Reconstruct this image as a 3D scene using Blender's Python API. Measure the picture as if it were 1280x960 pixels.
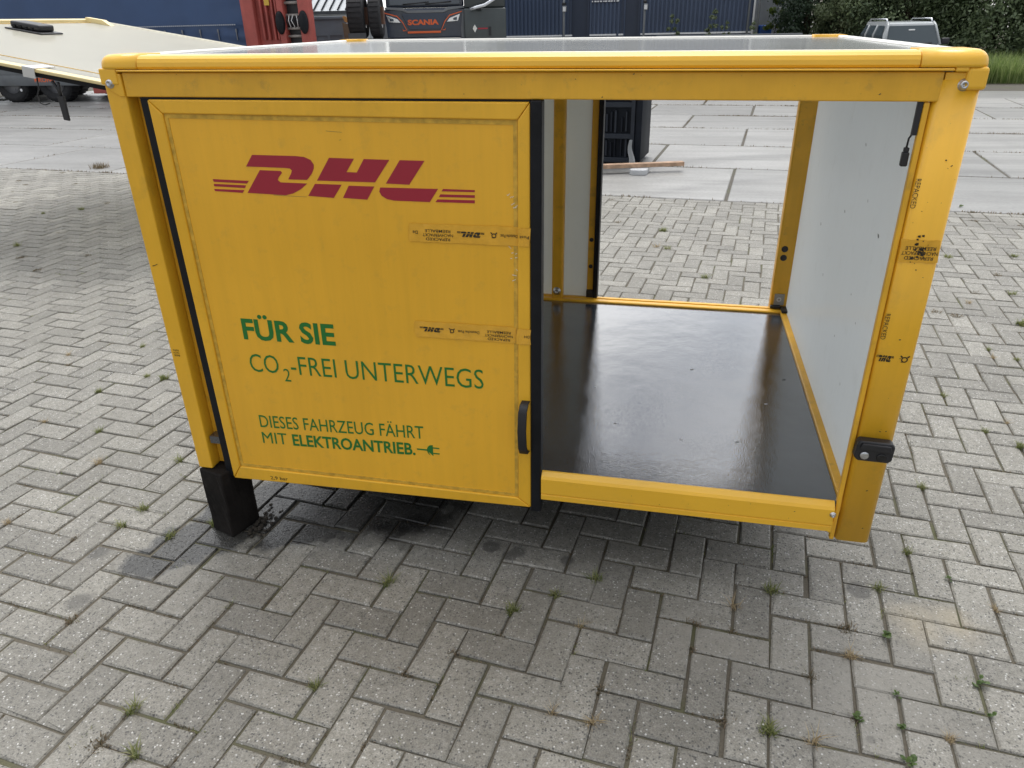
import bpy, bmesh, math, random
import numpy as np
from mathutils import Vector, Matrix

SC = bpy.context.scene
COL = SC.collection
for o in list(bpy.data.objects):
    bpy.data.objects.remove(o)
PI = math.pi
rad = math.radians
rng = random.Random(7)

# ------------------------------------------------------------------ camera
RC = ((0.97774, 0.20867, -0.02198), (-0.07291, 0.43608, 0.89695), (-0.19675, 0.87538, -0.44158))
CAM = Vector((1.5418, -1.8873, 1.6302))
FPX = 922.7
cd = bpy.data.cameras.new('camera'); cam = bpy.data.objects.new('camera', cd); COL.objects.link(cam)
R_, U_, F_ = (Vector(v) for v in RC)
cam.matrix_world = Matrix(((R_.x, U_.x, -F_.x, CAM.x), (R_.y, U_.y, -F_.y, CAM.y), (R_.z, U_.z, -F_.z, CAM.z), (0, 0, 0, 1)))
cd.sensor_width = 36.0; cd.lens = 36.0 * FPX / 1280.0
cd.clip_start = 0.05; cd.clip_end = 3000
SC.camera = cam

# ------------------------------------------------------------------ light
CLOUD, GLOW = 0.85, 3.0
SUN_EL, SUN_AZ = 62.0, -8.0          # azimuth measured clockwise from +Y
SC.view_settings.view_transform = 'Standard'; SC.view_settings.look = 'None'
SC.view_settings.exposure = 0.18; SC.view_settings.gamma = 1.0
w = bpy.data.worlds.new('World'); SC.world = w; w.use_nodes = True
nt = w.node_tree; nt.nodes.clear()
def N(nt, t, **k):
    n = nt.nodes.new(t)
    for a, b in k.items(): setattr(n, a, b)
    return n
sky = N(nt, 'ShaderNodeTexSky', sky_type='NISHITA', sun_disc=False)
sky.sun_elevation = rad(SUN_EL); sky.sun_rotation = rad(SUN_AZ)
bg1 = N(nt, 'ShaderNodeBackground'); bg1.inputs[1].default_value = 0.09
bg2 = N(nt, 'ShaderNodeBackground'); bg2.inputs[0].default_value = (1.0, 1.0, 1.0, 1); bg2.inputs[1].default_value = 0.95
tc = N(nt, 'ShaderNodeTexCoord')
mp = N(nt, 'ShaderNodeMapping'); mp.inputs['Scale'].default_value = (1, 1, 2.2)
nz = N(nt, 'ShaderNodeTexNoise'); nz.inputs['Scale'].default_value = 6.5; nz.inputs['Detail'].default_value = 6; nz.inputs['Roughness'].default_value = 0.6
cr = N(nt, 'ShaderNodeValToRGB'); cr.color_ramp.elements[0].position = 0.42; cr.color_ramp.elements[1].position = 0.58
cr.color_ramp.elements[0].color = (0.12, 0.12, 0.12, 1)
mx = N(nt, 'ShaderNodeMixShader'); out = N(nt, 'ShaderNodeOutputWorld')
L = nt.links.new
L(tc.outputs['Generated'], mp.inputs[0]); L(mp.outputs[0], nz.inputs['Vector']); L(nz.outputs['Fac'], cr.inputs[0])
L(sky.outputs[0], bg1.inputs[0]); 
# thin cloud scatters forward: it is brighter round the veiled sun
SD = (math.sin(rad(SUN_AZ)) * math.cos(rad(SUN_EL)), math.cos(rad(SUN_AZ)) * math.cos(rad(SUN_EL)), math.sin(rad(SUN_EL)))
dp = N(nt, 'ShaderNodeVectorMath', operation='DOT_PRODUCT'); dp.inputs[1].default_value = SD; L(tc.outputs['Generated'], dp.inputs[0])
m0 = N(nt, 'ShaderNodeMath', operation='MAXIMUM'); m0.inputs[1].default_value = 0.0; L(dp.outputs['Value'], m0.inputs[0])
m1 = N(nt, 'ShaderNodeMath', operation='POWER'); m1.inputs[1].default_value = 2.0; L(m0.outputs[0], m1.inputs[0])
m2 = N(nt, 'ShaderNodeMath', operation='MULTIPLY_ADD'); m2.inputs[1].default_value = GLOW; m2.inputs[2].default_value = CLOUD; L(m1.outputs[0], m2.inputs[0]); L(m2.outputs[0], bg2.inputs[1])
L(cr.outputs[0], mx.inputs[0]); L(bg1.outputs[0], mx.inputs[1]); L(bg2.outputs[0], mx.inputs[2])
L(mx.outputs[0], out.inputs[0])
sl = bpy.data.lights.new('sun', 'SUN'); sl.energy = 1.5; sl.angle = rad(28); sl.color = (1.0, 0.965, 0.90)
so = bpy.data.objects.new('sun', sl); COL.objects.link(so)
sd = Vector((math.sin(rad(SUN_AZ)) * math.cos(rad(SUN_EL)), math.cos(rad(SUN_AZ)) * math.cos(rad(SUN_EL)), math.sin(rad(SUN_EL))))
so.rotation_euler = sd.to_track_quat('Z', 'Y').to_euler(); so.location = (0, 0, 30)

# ------------------------------------------------------------------ materials
def M(name, col, rough=0.5, metal=0.0, spec=0.5, var=0.0, vscale=3.0, dirt=0.0, dcol=(0.12, 0.1, 0.07), dscale=6.0, bump=0.0, bscale=60.0, trans=0.0, tint=0.0, coord='Object', coat=0.0, emit=0.0, rvar=0.0, streak=0.0):
    m = bpy.data.materials.new(name); m.use_nodes = True
    nt = m.node_tree; L = nt.links.new
    b = nt.nodes['Principled BSDF']; b.inputs['Base Color'].default_value = (*col, 1)
    b.inputs['Roughness'].default_value = rough; b.inputs['Metallic'].default_value = metal
    b.inputs['Specular IOR Level'].default_value = spec
    if coat: b.inputs['Coat Weight'].default_value = coat; b.inputs['Coat Roughness'].default_value = 0.1
    if emit: b.inputs['Emission Color'].default_value = (*col, 1); b.inputs['Emission Strength'].default_value = emit
    tc = N(nt, 'ShaderNodeTexCoord'); src = tc.outputs['Object']
    if coord == 'World':
        src = N(nt, 'ShaderNodeNewGeometry').outputs['Position']
    cur = None
    def mixc(fac, a, c, mode='MIX'):
        mi = N(nt, 'ShaderNodeMix', data_type='RGBA', blend_type=mode)
        if isinstance(fac, float): mi.inputs[0].default_value = fac
        else: L(fac, mi.inputs[0])
        if isinstance(a, tuple): mi.inputs[6].default_value = (*a, 1)
        else: L(a, mi.inputs[6])
        if isinstance(c, tuple): mi.inputs[7].default_value = (*c, 1)
        else: L(c, mi.inputs[7])
        return mi.outputs[2]
    if var:
        n = N(nt, 'ShaderNodeTexNoise'); n.inputs['Scale'].default_value = vscale; n.inputs['Detail'].default_value = 6; L(src, n.inputs['Vector'])
        r = N(nt, 'ShaderNodeMapRange'); r.inputs[1].default_value = 0.3; r.inputs[2].default_value = 0.7; L(n.outputs['Fac'], r.inputs[0])
        cur = mixc(r.outputs[0], tuple(c * (1 - var) for c in col), tuple(min(1, c * (1 + var)) for c in col))
        if rvar:
            rr = N(nt, 'ShaderNodeMapRange'); rr.inputs[3].default_value = rough - rvar; rr.inputs[4].default_value = rough + rvar
            L(r.outputs[0], rr.inputs[0]); L(rr.outputs[0], b.inputs['Roughness'])
    if tint:
        at = N(nt, 'ShaderNodeAttribute', attribute_name='tint'); oi = N(nt, 'ShaderNodeObjectInfo')
        ad = N(nt, 'ShaderNodeMath', operation='ADD'); L(at.outputs['Fac'], ad.inputs[0]); L(oi.outputs['Random'], ad.inputs[1])
        fr = N(nt, 'ShaderNodeMath', operation='FRACT'); L(ad.outputs[0], fr.inputs[0])
        r = N(nt, 'ShaderNodeMapRange'); r.inputs[3].default_value = 1 - tint; r.inputs[4].default_value = 1 + tint; L(fr.outputs[0], r.inputs[0])
        cur = mixc(1.0, cur if cur else col, r.outputs[0], 'MULTIPLY')
    if dirt:
        n = N(nt, 'ShaderNodeTexNoise'); n.inputs['Scale'].default_value = dscale; n.inputs['Detail'].default_value = 8; n.inputs['Roughness'].default_value = 0.68; L(src, n.inputs['Vector'])
        r = N(nt, 'ShaderNodeMapRange'); r.inputs[1].default_value = 0.55; r.inputs[2].default_value = 0.78; r.inputs[4].default_value = dirt; L(n.outputs['Fac'], r.inputs[0])
        cur = mixc(r.outputs[0], cur if cur else col, dcol)
    if streak:
        ms_ = N(nt, 'ShaderNodeMapping'); ms_.inputs['Scale'].default_value = (34, 34, 1.6); L(src, ms_.inputs[0])
        n = N(nt, 'ShaderNodeTexNoise'); n.inputs['Scale'].default_value = 1.0; n.inputs['Detail'].default_value = 5; n.inputs['Roughness'].default_value = 0.65; L(ms_.outputs[0], n.inputs['Vector'])
        r = N(nt, 'ShaderNodeMapRange'); r.inputs[1].default_value = 0.30; r.inputs[2].default_value = 0.70; r.inputs[3].default_value = 1 - streak; r.inputs[4].default_value = 1 + streak * .5; L(n.outputs['Fac'], r.inputs[0])
        cur = mixc(1.0, cur if cur is not None else col, r.outputs[0], 'MULTIPLY')
    if cur is not None: L(cur, b.inputs['Base Color'])
    if bump:
        n = N(nt, 'ShaderNodeTexNoise'); n.inputs['Scale'].default_value = bscale; n.inputs['Detail'].default_value = 3; L(src, n.inputs['Vector'])
        bp = N(nt, 'ShaderNodeBump'); bp.inputs['Strength'].default_value = bump; bp.inputs['Distance'].default_value = 0.01; L(n.outputs['Fac'], bp.inputs['Height']); L(bp.outputs[0], b.inputs['Normal'])
    if trans:
        t = N(nt, 'ShaderNodeBsdfTranslucent'); t.inputs[0].default_value = (*col, 1)
        ms = N(nt, 'ShaderNodeMixShader'); ms.inputs[0].default_value = trans
        L(b.outputs[0], ms.inputs[1]); L(t.outputs[0], ms.inputs[2]); L(ms.outputs[0], nt.nodes['Material Output'].inputs[0])
    return m

YEL = (0.82, 0.445, 0.026)
m_yel = M('yellow_paint', YEL, 0.34, var=0.06, vscale=5, dirt=0.35, dcol=(0.30, 0.19, 0.04), dscale=9, bump=0.03, bscale=40, rvar=0.06, streak=0.05)
m_yelg = M('glossy_yellow_rail', (0.87, 0.485, 0.034), 0.28, spec=0.5, var=0.05, vscale=5, dirt=0.25, dcol=(0.35, 0.22, 0.05), dscale=9, coat=0.08)
m_yelworn = M('worn_yellow_paint', (0.77, 0.415, 0.026), 0.42, var=0.10, vscale=8, dirt=0.6, dcol=(0.22, 0.15, 0.05), dscale=14, bump=0.05, bscale=70, streak=0.05)
m_door = M('door_sheet_yellow', (0.86, 0.455, 0.028), 0.40, var=0.05, vscale=2, dirt=0.3, dcol=(0.45, 0.28, 0.06), dscale=17, streak=0.045, rvar=0.05)
m_seal = M('black_rubber', (0.006, 0.007, 0.010), 0.5, spec=0.25, var=0.3, vscale=10, dirt=0.25, dcol=(0.03, 0.03, 0.033), dscale=25)
m_blk = M('black_plastic', (0.015, 0.015, 0.018), 0.45)
m_sealant = M('grey_sealant', (0.60, 0.36, 0.04), 0.6, var=0.25, vscale=50, dirt=0.3, dcol=(0.22, 0.17, 0.07), dscale=40)
m_red = M('red_print', (0.34, 0.015, 0.034), 0.4, var=0.05)
m_grn = M('green_print', (0.012, 0.17, 0.026), 0.45)
m_ink = M('black_print', (0.025, 0.018, 0.008), 0.5)
m_tape = M('clear_tape', (0.77, 0.41, 0.042), 0.18, var=0.10, vscale=25, bump=0.2, bscale=30)
m_white = M('white_grp', (0.84, 0.86, 0.86), 0.26, var=0.05, vscale=2, dirt=0.5, dcol=(0.50, 0.48, 0.42), dscale=13, trans=0.68, bump=0.08, bscale=9, streak=0.05)
m_glare = M('rail_glare_white', (0.82, 0.80, 0.74), 0.3, var=0.05, dirt=0.2, dcol=(.5, .45, .3))  # glare on the yellow roof rails, painted as a white base colour
m_wpan = M('white_panel', (0.72, 0.74, 0.72), 0.35, var=0.04, vscale=4, dirt=0.15, dcol=(0.3, 0.29, 0.26), dscale=16, trans=0.35)
m_roof = M('roof_grp', (0.40, 0.41, 0.40), 0.12, var=0.08, vscale=3, dirt=0.35, dcol=(0.3, 0.3, 0.29), dscale=7, trans=0.12)
m_steel = M('steel', (0.55, 0.56, 0.58), 0.28, metal=1.0)
m_grey = M('grey_plastic', (0.30, 0.29, 0.27), 0.4)
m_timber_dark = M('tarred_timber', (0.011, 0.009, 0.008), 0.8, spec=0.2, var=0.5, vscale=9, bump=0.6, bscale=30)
m_timber = M('sawn_timber', (0.40, 0.26, 0.17), 0.7, var=0.3, vscale=14, bump=0.3, bscale=50)
m_under = M('underframe_black', (0.01, 0.01, 0.011), 0.7, spec=0.2)

def m_floor_():
    m = M('black_phenolic_ply', (0.030, 0.035, 0.043), 0.085, spec=0.95, var=0.25, vscale=5, dirt=0.25, dcol=(0.07, 0.07, 0.068), dscale=7, rvar=0.03, coat=0.8)
    nt = m.node_tree; L = nt.links.new; b = nt.nodes['Principled BSDF']
    tc = N(nt, 'ShaderNodeTexCoord')
    v = N(nt, 'ShaderNodeTexVoronoi'); v.inputs['Scale'].default_value = 260; L(tc.outputs['Object'], v.inputs['Vector'])
    n = N(nt, 'ShaderNodeTexNoise'); n.inputs['Scale'].default_value = 5; n.inputs['Detail'].default_value = 4; L(tc.outputs['Object'], n.inputs['Vector'])
    b1 = N(nt, 'ShaderNodeBump'); b1.inputs['Strength'].default_value = 0.10; b1.inputs['Distance'].default_value = 0.002; L(v.outputs['Distance'], b1.inputs['Height'])
    b2 = N(nt, 'ShaderNodeBump'); b2.inputs['Strength'].default_value = 0.22; b2.inputs['Distance'].default_value = 0.012; L(n.outputs['Fac'], b2.inputs['Height']); L(b1.outputs[0], b2.inputs['Normal'])
    L(b2.outputs[0], b.inputs['Normal']); L(b2.outputs[0], b.inputs['Coat Normal'])
    return m
m_floor = m_floor_()

def m_paver_():
    m = bpy.data.materials.new('concrete_paver'); m.use_nodes = True
    nt = m.node_tree; L = nt.links.new; b = nt.nodes['Principled BSDF']
    geo = N(nt, 'ShaderNodeNewGeometry'); P = geo.outputs['Position']
    def noise(s, d=4, r=0.55):
        n = N(nt, 'ShaderNodeTexNoise'); n.inputs['Scale'].default_value = s; n.inputs['Detail'].default_value = d; n.inputs['Roughness'].default_value = r; L(P, n.inputs['Vector']); return n.outputs['Fac']
    def rng_(x, a, bb, c=0.0, d=1.0):
        r = N(nt, 'ShaderNodeMapRange'); r.inputs[1].default_value = a; r.inputs[2].default_value = bb; r.inputs[3].default_value = c; r.inputs[4].default_value = d; L(x, r.inputs[0]); return r.outputs[0]
    def mix(f, a, c, mode='MIX'):
        mi = N(nt, 'ShaderNodeMix', data_type='RGBA', blend_type=mode)
        for s, v in ((0, f), (6, a), (7, c)):
            if isinstance(v, float): mi.inputs[s].default_value = v
            elif isinstance(v, tuple): mi.inputs[s].default_value = (*v, 1)
            else: L(v, mi.inputs[s])
        return mi.outputs[2]
    def math_(op, a, c):
        n = N(nt, 'ShaderNodeMath', operation=op)
        for s, v in ((0, a), (1, c)):
            if isinstance(v, float): n.inputs[s].default_value = v
            else: L(v, n.inputs[s])
        return n.outputs[0]
    base = mix(rng_(noise(2.1, 5), 0.3, 0.7), (0.226, 0.216, 0.190), (0.318, 0.306, 0.272))
    at = N(nt, 'ShaderNodeAttribute', attribute_name='tint'); oi = N(nt, 'ShaderNodeObjectInfo')
    ts = math_('FRACT', math_('ADD', at.outputs['Fac'], oi.outputs['Random']), 0.0)
    base = mix(1.0, base, rng_(ts, 0, 1, 0.80, 1.14), 'MULTIPLY')
    base = mix(rng_(noise(38, 6, 0.7), 0.35, 0.7), base, mix(1.0, base, (0.70, 0.69, 0.66), 'MULTIPLY'))
    # aggregate: dark pits and pale chips
    v = N(nt, 'ShaderNodeTexVoronoi'); v.inputs['Scale'].default_value = 150; L(P, v.inputs['Vector'])
    sep = N(nt, 'ShaderNodeSeparateColor'); L(v.outputs['Color'], sep.inputs[0])
    near = rng_(v.outputs['Distance'], 0.32, 0.46, 1, 0)
    dark = math_('MULTIPLY', rng_(sep.outputs[0], 0.74, 0.78), near)
    lite = math_('MULTIPLY', rng_(sep.outputs[1], 0.90, 0.94), near)
    v2 = N(nt, 'ShaderNodeTexVoronoi'); v2.inputs['Scale'].default_value = 330; L(P, v2.inputs['Vector'])
    sep2 = N(nt, 'ShaderNodeSeparateColor'); L(v2.outputs['Color'], sep2.inputs[0])
    base = mix(1.0, base, rng_(sep2.outputs[0], 0, 1, 0.72, 1.22), 'MULTIPLY')
    base = mix(math_('MULTIPLY', dark, 0.78), base, (0.060, 0.060, 0.060))
    base = mix(math_('MULTIPLY', lite, 0.75), base, (0.62, 0.615, 0.59))
    v3 = N(nt, 'ShaderNodeTexVoronoi'); v3.inputs['Scale'].default_value = 62; L(P, v3.inputs['Vector'])
    sep3 = N(nt, 'ShaderNodeSeparateColor'); L(v3.outputs['Color'], sep3.inputs[0])
    pit = math_('MULTIPLY', rng_(sep3.outputs[0], 0.72, 0.76), rng_(math_('ADD', v3.outputs['Distance'], math_('MULTIPLY', noise(160, 2), 0.35)), 0.30, 0.42, 1, 0))
    base = mix(math_('MULTIPLY', pit, 0.78), base, (0.060, 0.059, 0.057))
    # stains that belong to the stones: water by the block, oil drips, a sandy patch
    def spot(x, y, r, soft=0.35, wob=0.5, sx=1.0, sy=1.0, ns=9.0):
        mp = N(nt, 'ShaderNodeMapping', vector_type='POINT'); mp.inputs['Location'].default_value = (-x * sx, -y * sy, 0); mp.inputs['Scale'].default_value = (sx, sy, 0)
        L(P, mp.inputs[0])
        ln = N(nt, 'ShaderNodeVectorMath', operation='LENGTH'); L(mp.outputs[0], ln.inputs[0])
        d = math_('ADD', ln.outputs['Value'], math_('MULTIPLY', math_('SUBTRACT', noise(ns, 3), 0.5), r * wob * 2))
        return rng_(d, r * (1 - soft), r, 1, 0)
    wet = None
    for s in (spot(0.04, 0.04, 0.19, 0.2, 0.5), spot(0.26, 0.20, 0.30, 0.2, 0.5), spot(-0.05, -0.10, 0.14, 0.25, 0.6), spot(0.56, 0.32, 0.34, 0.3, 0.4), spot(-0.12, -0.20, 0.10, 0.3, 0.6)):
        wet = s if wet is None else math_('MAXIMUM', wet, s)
    oil = None
    for s in (spot(0.70, 0.15, 0.075, 0.35), spot(0.60, 0.12, 0.05, 0.4), spot(1.01, 0.085, 0.035, 0.3), spot(1.085, 0.05, 0.028, 0.3), spot(1.11, 0.075, 0.032, 0.4), spot(1.28, 0.06, 0.03, 0.4),
              spot(-0.33, -0.19, 0.05, 0.5), spot(2.20, 0.09, 0.04, 0.3), spot(0.70, -0.82, 0.018, 0.4), spot(2.12, -0.475, 0.014, 0.3), spot(-0.22, -0.42, 0.05, 0.5)):
        oil = s if oil is None else math_('MAXIMUM', oil, s)
    base = mix(math_('MULTIPLY', oil, 0.62), base, (0.045, 0.043, 0.04))
    sand = math_('MULTIPLY', math_('MAXIMUM', spot(2.33, -0.04, 0.12, 0.8, 0.7), spot(2.45, -0.02, 0.10, 0.8, 0.7)), 0.6)
    base = mix(sand, base, (0.36, 0.31, 0.22))
    dirtm = math_('MULTIPLY', rng_(noise(1.1, 7, 0.7), 0.48, 0.70), 0.48)
    base = mix(dirtm, base, (0.125, 0.118, 0.098))
    film = math_('MULTIPLY', math_('MAXIMUM', spot(2.13, -0.33, 0.30, 0.6, 0.8, ns=5.0), spot(1.72, -0.22, 0.16, 0.7, 0.9, ns=6.0)), 0.62)
    base = mix(film, base, mix(noise(60, 4), (0.20, 0.19, 0.165), (0.30, 0.285, 0.25)))
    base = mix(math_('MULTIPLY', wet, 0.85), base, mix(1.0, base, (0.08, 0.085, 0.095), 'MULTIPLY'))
    L(base, b.inputs['Base Color'])
    L(rng_(wet, 0, 1, 0.58, 0.12), b.inputs['Roughness'])
    b.inputs['Specular IOR Level'].default_value = 0.5
    bp = N(nt, 'ShaderNodeBump'); bp.inputs['Strength'].default_value = 0.55; bp.inputs['Distance'].default_value = 0.0035
    h = math_('SUBTRACT', math_('ADD', math_('MULTIPLY', sep2.outputs[1], 0.5), noise(120, 3)), math_('ADD', dark, pit))
    L(h, bp.inputs['Height']); L(bp.outputs[0], b.inputs['Normal'])
    return m
m_paver = m_paver_()

def m_ground_(name, c1, c2, c3, s=20.0, moss=0.5, rough=0.9):
    m = bpy.data.materials.new(name); m.use_nodes = True
    nt = m.node_tree; L = nt.links.new; b = nt.nodes['Principled BSDF']; b.inputs['Roughness'].default_value = rough
    geo = N(nt, 'ShaderNodeNewGeometry'); P = geo.outputs['Position']
    n1 = N(nt, 'ShaderNodeTexNoise'); n1.inputs['Scale'].default_value = s * 8; n1.inputs['Detail'].default_value = 4; L(P, n1.inputs['Vector'])
    n2 = N(nt, 'ShaderNodeTexNoise'); n2.inputs['Scale'].default_value = s * 0.25; n2.inputs['Detail'].default_value = 6; L(P, n2.inputs['Vector'])
    m1 = N(nt, 'ShaderNodeMix', data_type='RGBA'); m1.inputs[6].default_value = (*c1, 1); m1.inputs[7].default_value = (*c2, 1); L(n1.outputs['Fac'], m1.inputs[0])
    r = N(nt, 'ShaderNodeMapRange'); r.inputs[1].default_value = 0.52; r.inputs[2].default_value = 0.66; r.inputs[4].default_value = moss; L(n2.outputs['Fac'], r.inputs[0])
    m2 = N(nt, 'ShaderNodeMix', data_type='RGBA'); L(r.outputs[0], m2.inputs[0]); L(m1.outputs[2], m2.inputs[6]); m2.inputs[7].default_value = (*c3, 1)
    L(m2.outputs[2], b.inputs['Base Color'])
    bp = N(nt, 'ShaderNodeBump'); bp.inputs['Strength'].default_value = 0.5; bp.inputs['Distance'].default_value = 0.006; L(n1.outputs['Fac'], bp.inputs['Height']); L(bp.outputs[0], b.inputs['Normal'])
    return m
m_joint = m_ground_('joint_sand', (0.070, 0.062, 0.046), (0.140, 0.122, 0.092), (0.080, 0.088, 0.032), 14, 0.7)
m_joint2 = m_ground_('slab_joint', (0.05, 0.045, 0.035), (0.11, 0.10, 0.08), (0.07, 0.08, 0.03), 6, 0.7)
m_yard = m_ground_('yard_ground', (0.20, 0.195, 0.18), (0.28, 0.275, 0.26), (0.16, 0.15, 0.12), 3, 0.5)
m_soil = m_ground_('soil', (0.07, 0.06, 0.04), (0.12, 0.10, 0.06), (0.05, 0.08, 0.02), 4, 0.7)

def m_slab_():
    m = bpy.data.materials.new('concrete_slab'); m.use_nodes = True
    nt = m.node_tree; L = nt.links.new; b = nt.nodes['Principled BSDF']
    geo = N(nt, 'ShaderNodeNewGeometry'); P = geo.outputs['Position']
    mp = N(nt, 'ShaderNodeMapping'); mp.inputs['Rotation'].default_value = (0, 0, rad(6)); mp.inputs['Scale'].default_value = (0.22, 1.7, 1); L(P, mp.inputs[0])
    n1 = N(nt, 'ShaderNodeTexNoise'); n1.inputs['Scale'].default_value = 1.4; n1.inputs['Detail'].default_value = 8; n1.inputs['Roughness'].default_value = 0.62; L(mp.outputs[0], n1.inputs['Vector'])
    n2 = N(nt, 'ShaderNodeTexNoise'); n2.inputs['Scale'].default_value = 30; n2.inputs['Detail'].default_value = 5; L(P, n2.inputs['Vector'])
    n3 = N(nt, 'ShaderNodeTexNoise'); n3.inputs['Scale'].default_value = 0.5; n3.inputs['Detail'].default_value = 5; L(P, n3.inputs['Vector'])
    cr = N(nt, 'ShaderNodeValToRGB'); cr.color_ramp.elements[0].position = 0.34; cr.color_ramp.elements[0].color = (0.20, 0.197, 0.188, 1); cr.color_ramp.elements[1].position = 0.60; cr.color_ramp.elements[1].color = (0.30, 0.295, 0.282, 1)
    L(n1.outputs['Fac'], cr.inputs[0])
    def mul(a, x, lo, hi, f0=0.3, f1=0.7):
        r = N(nt, 'ShaderNodeMapRange'); r.inputs[1].default_value = f0; r.inputs[2].default_value = f1; r.inputs[3].default_value = lo; r.inputs[4].default_value = hi; L(x, r.inputs[0])
        mi = N(nt, 'ShaderNodeMix', data_type='RGBA', blend_type='MULTIPLY'); mi.inputs[0].default_value = 1; L(a, mi.inputs[6]); L(r.outputs[0], mi.inputs[7]); return mi.outputs[2]
    c = mul(cr.outputs[0], n2.outputs['Fac'], 0.86, 1.1)
    c = mul(c, n3.outputs['Fac'], 0.85, 1.08)
    oi = N(nt, 'ShaderNodeObjectInfo'); c = mul(c, oi.outputs['Random'], 0.84, 1.10, 0, 1)
    for cx, cy, rr_, ww in ((4.6, 3.0, 4.35, .16), (4.6, 3.0, 5.75, .18), (9.0, -6.0, 15.6, .22)):
        sb = N(nt, 'ShaderNodeVectorMath', operation='SUBTRACT'); L(P, sb.inputs[0]); sb.inputs[1].default_value = (cx, cy, 0)
        ln = N(nt, 'ShaderNodeVectorMath', operation='LENGTH'); L(sb.outputs[0], ln.inputs[0])
        d = N(nt, 'ShaderNodeMath', operation='SUBTRACT'); L(ln.outputs['Value'], d.inputs[0]); d.inputs[1].default_value = rr_
        ab = N(nt, 'ShaderNodeMath', operation='ABSOLUTE'); L(d.outputs[0], ab.inputs[0])
        dn = N(nt, 'ShaderNodeMath', operation='MULTIPLY_ADD'); L(n1.outputs['Fac'], dn.inputs[0]); dn.inputs[1].default_value = .35; L(ab.outputs[0], dn.inputs[2])
        c = mul(c, dn.outputs[0], 0.78, 1.0, ww * .4 + .10, ww + .22)
    n4 = N(nt, 'ShaderNodeTexNoise'); n4.inputs['Scale'].default_value = 2.6; n4.inputs['Detail'].default_value = 8; n4.inputs['Roughness'].default_value = 0.7; L(P, n4.inputs['Vector'])
    c = mul(c, n4.outputs['Fac'], 1.05, 0.80, 0.55, 0.75)
    L(c, b.inputs['Base Color'])
    rr = N(nt, 'ShaderNodeMapRange'); rr.inputs[1].default_value = 0.35; rr.inputs[2].default_value = 0.65; rr.inputs[3].default_value = 0.50; rr.inputs[4].default_value = 0.34; L(n1.outputs['Fac'], rr.inputs[0]); L(rr.outputs[0], b.inputs['Roughness'])
    bp = N(nt, 'ShaderNodeBump'); bp.inputs['Strength'].default_value = 0.25; bp.inputs['Distance'].default_value = 0.004; L(n2.outputs['Fac'], bp.inputs['Height']); L(bp.outputs[0], b.inputs['Normal'])
    return m
m_slab = m_slab_()

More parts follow.
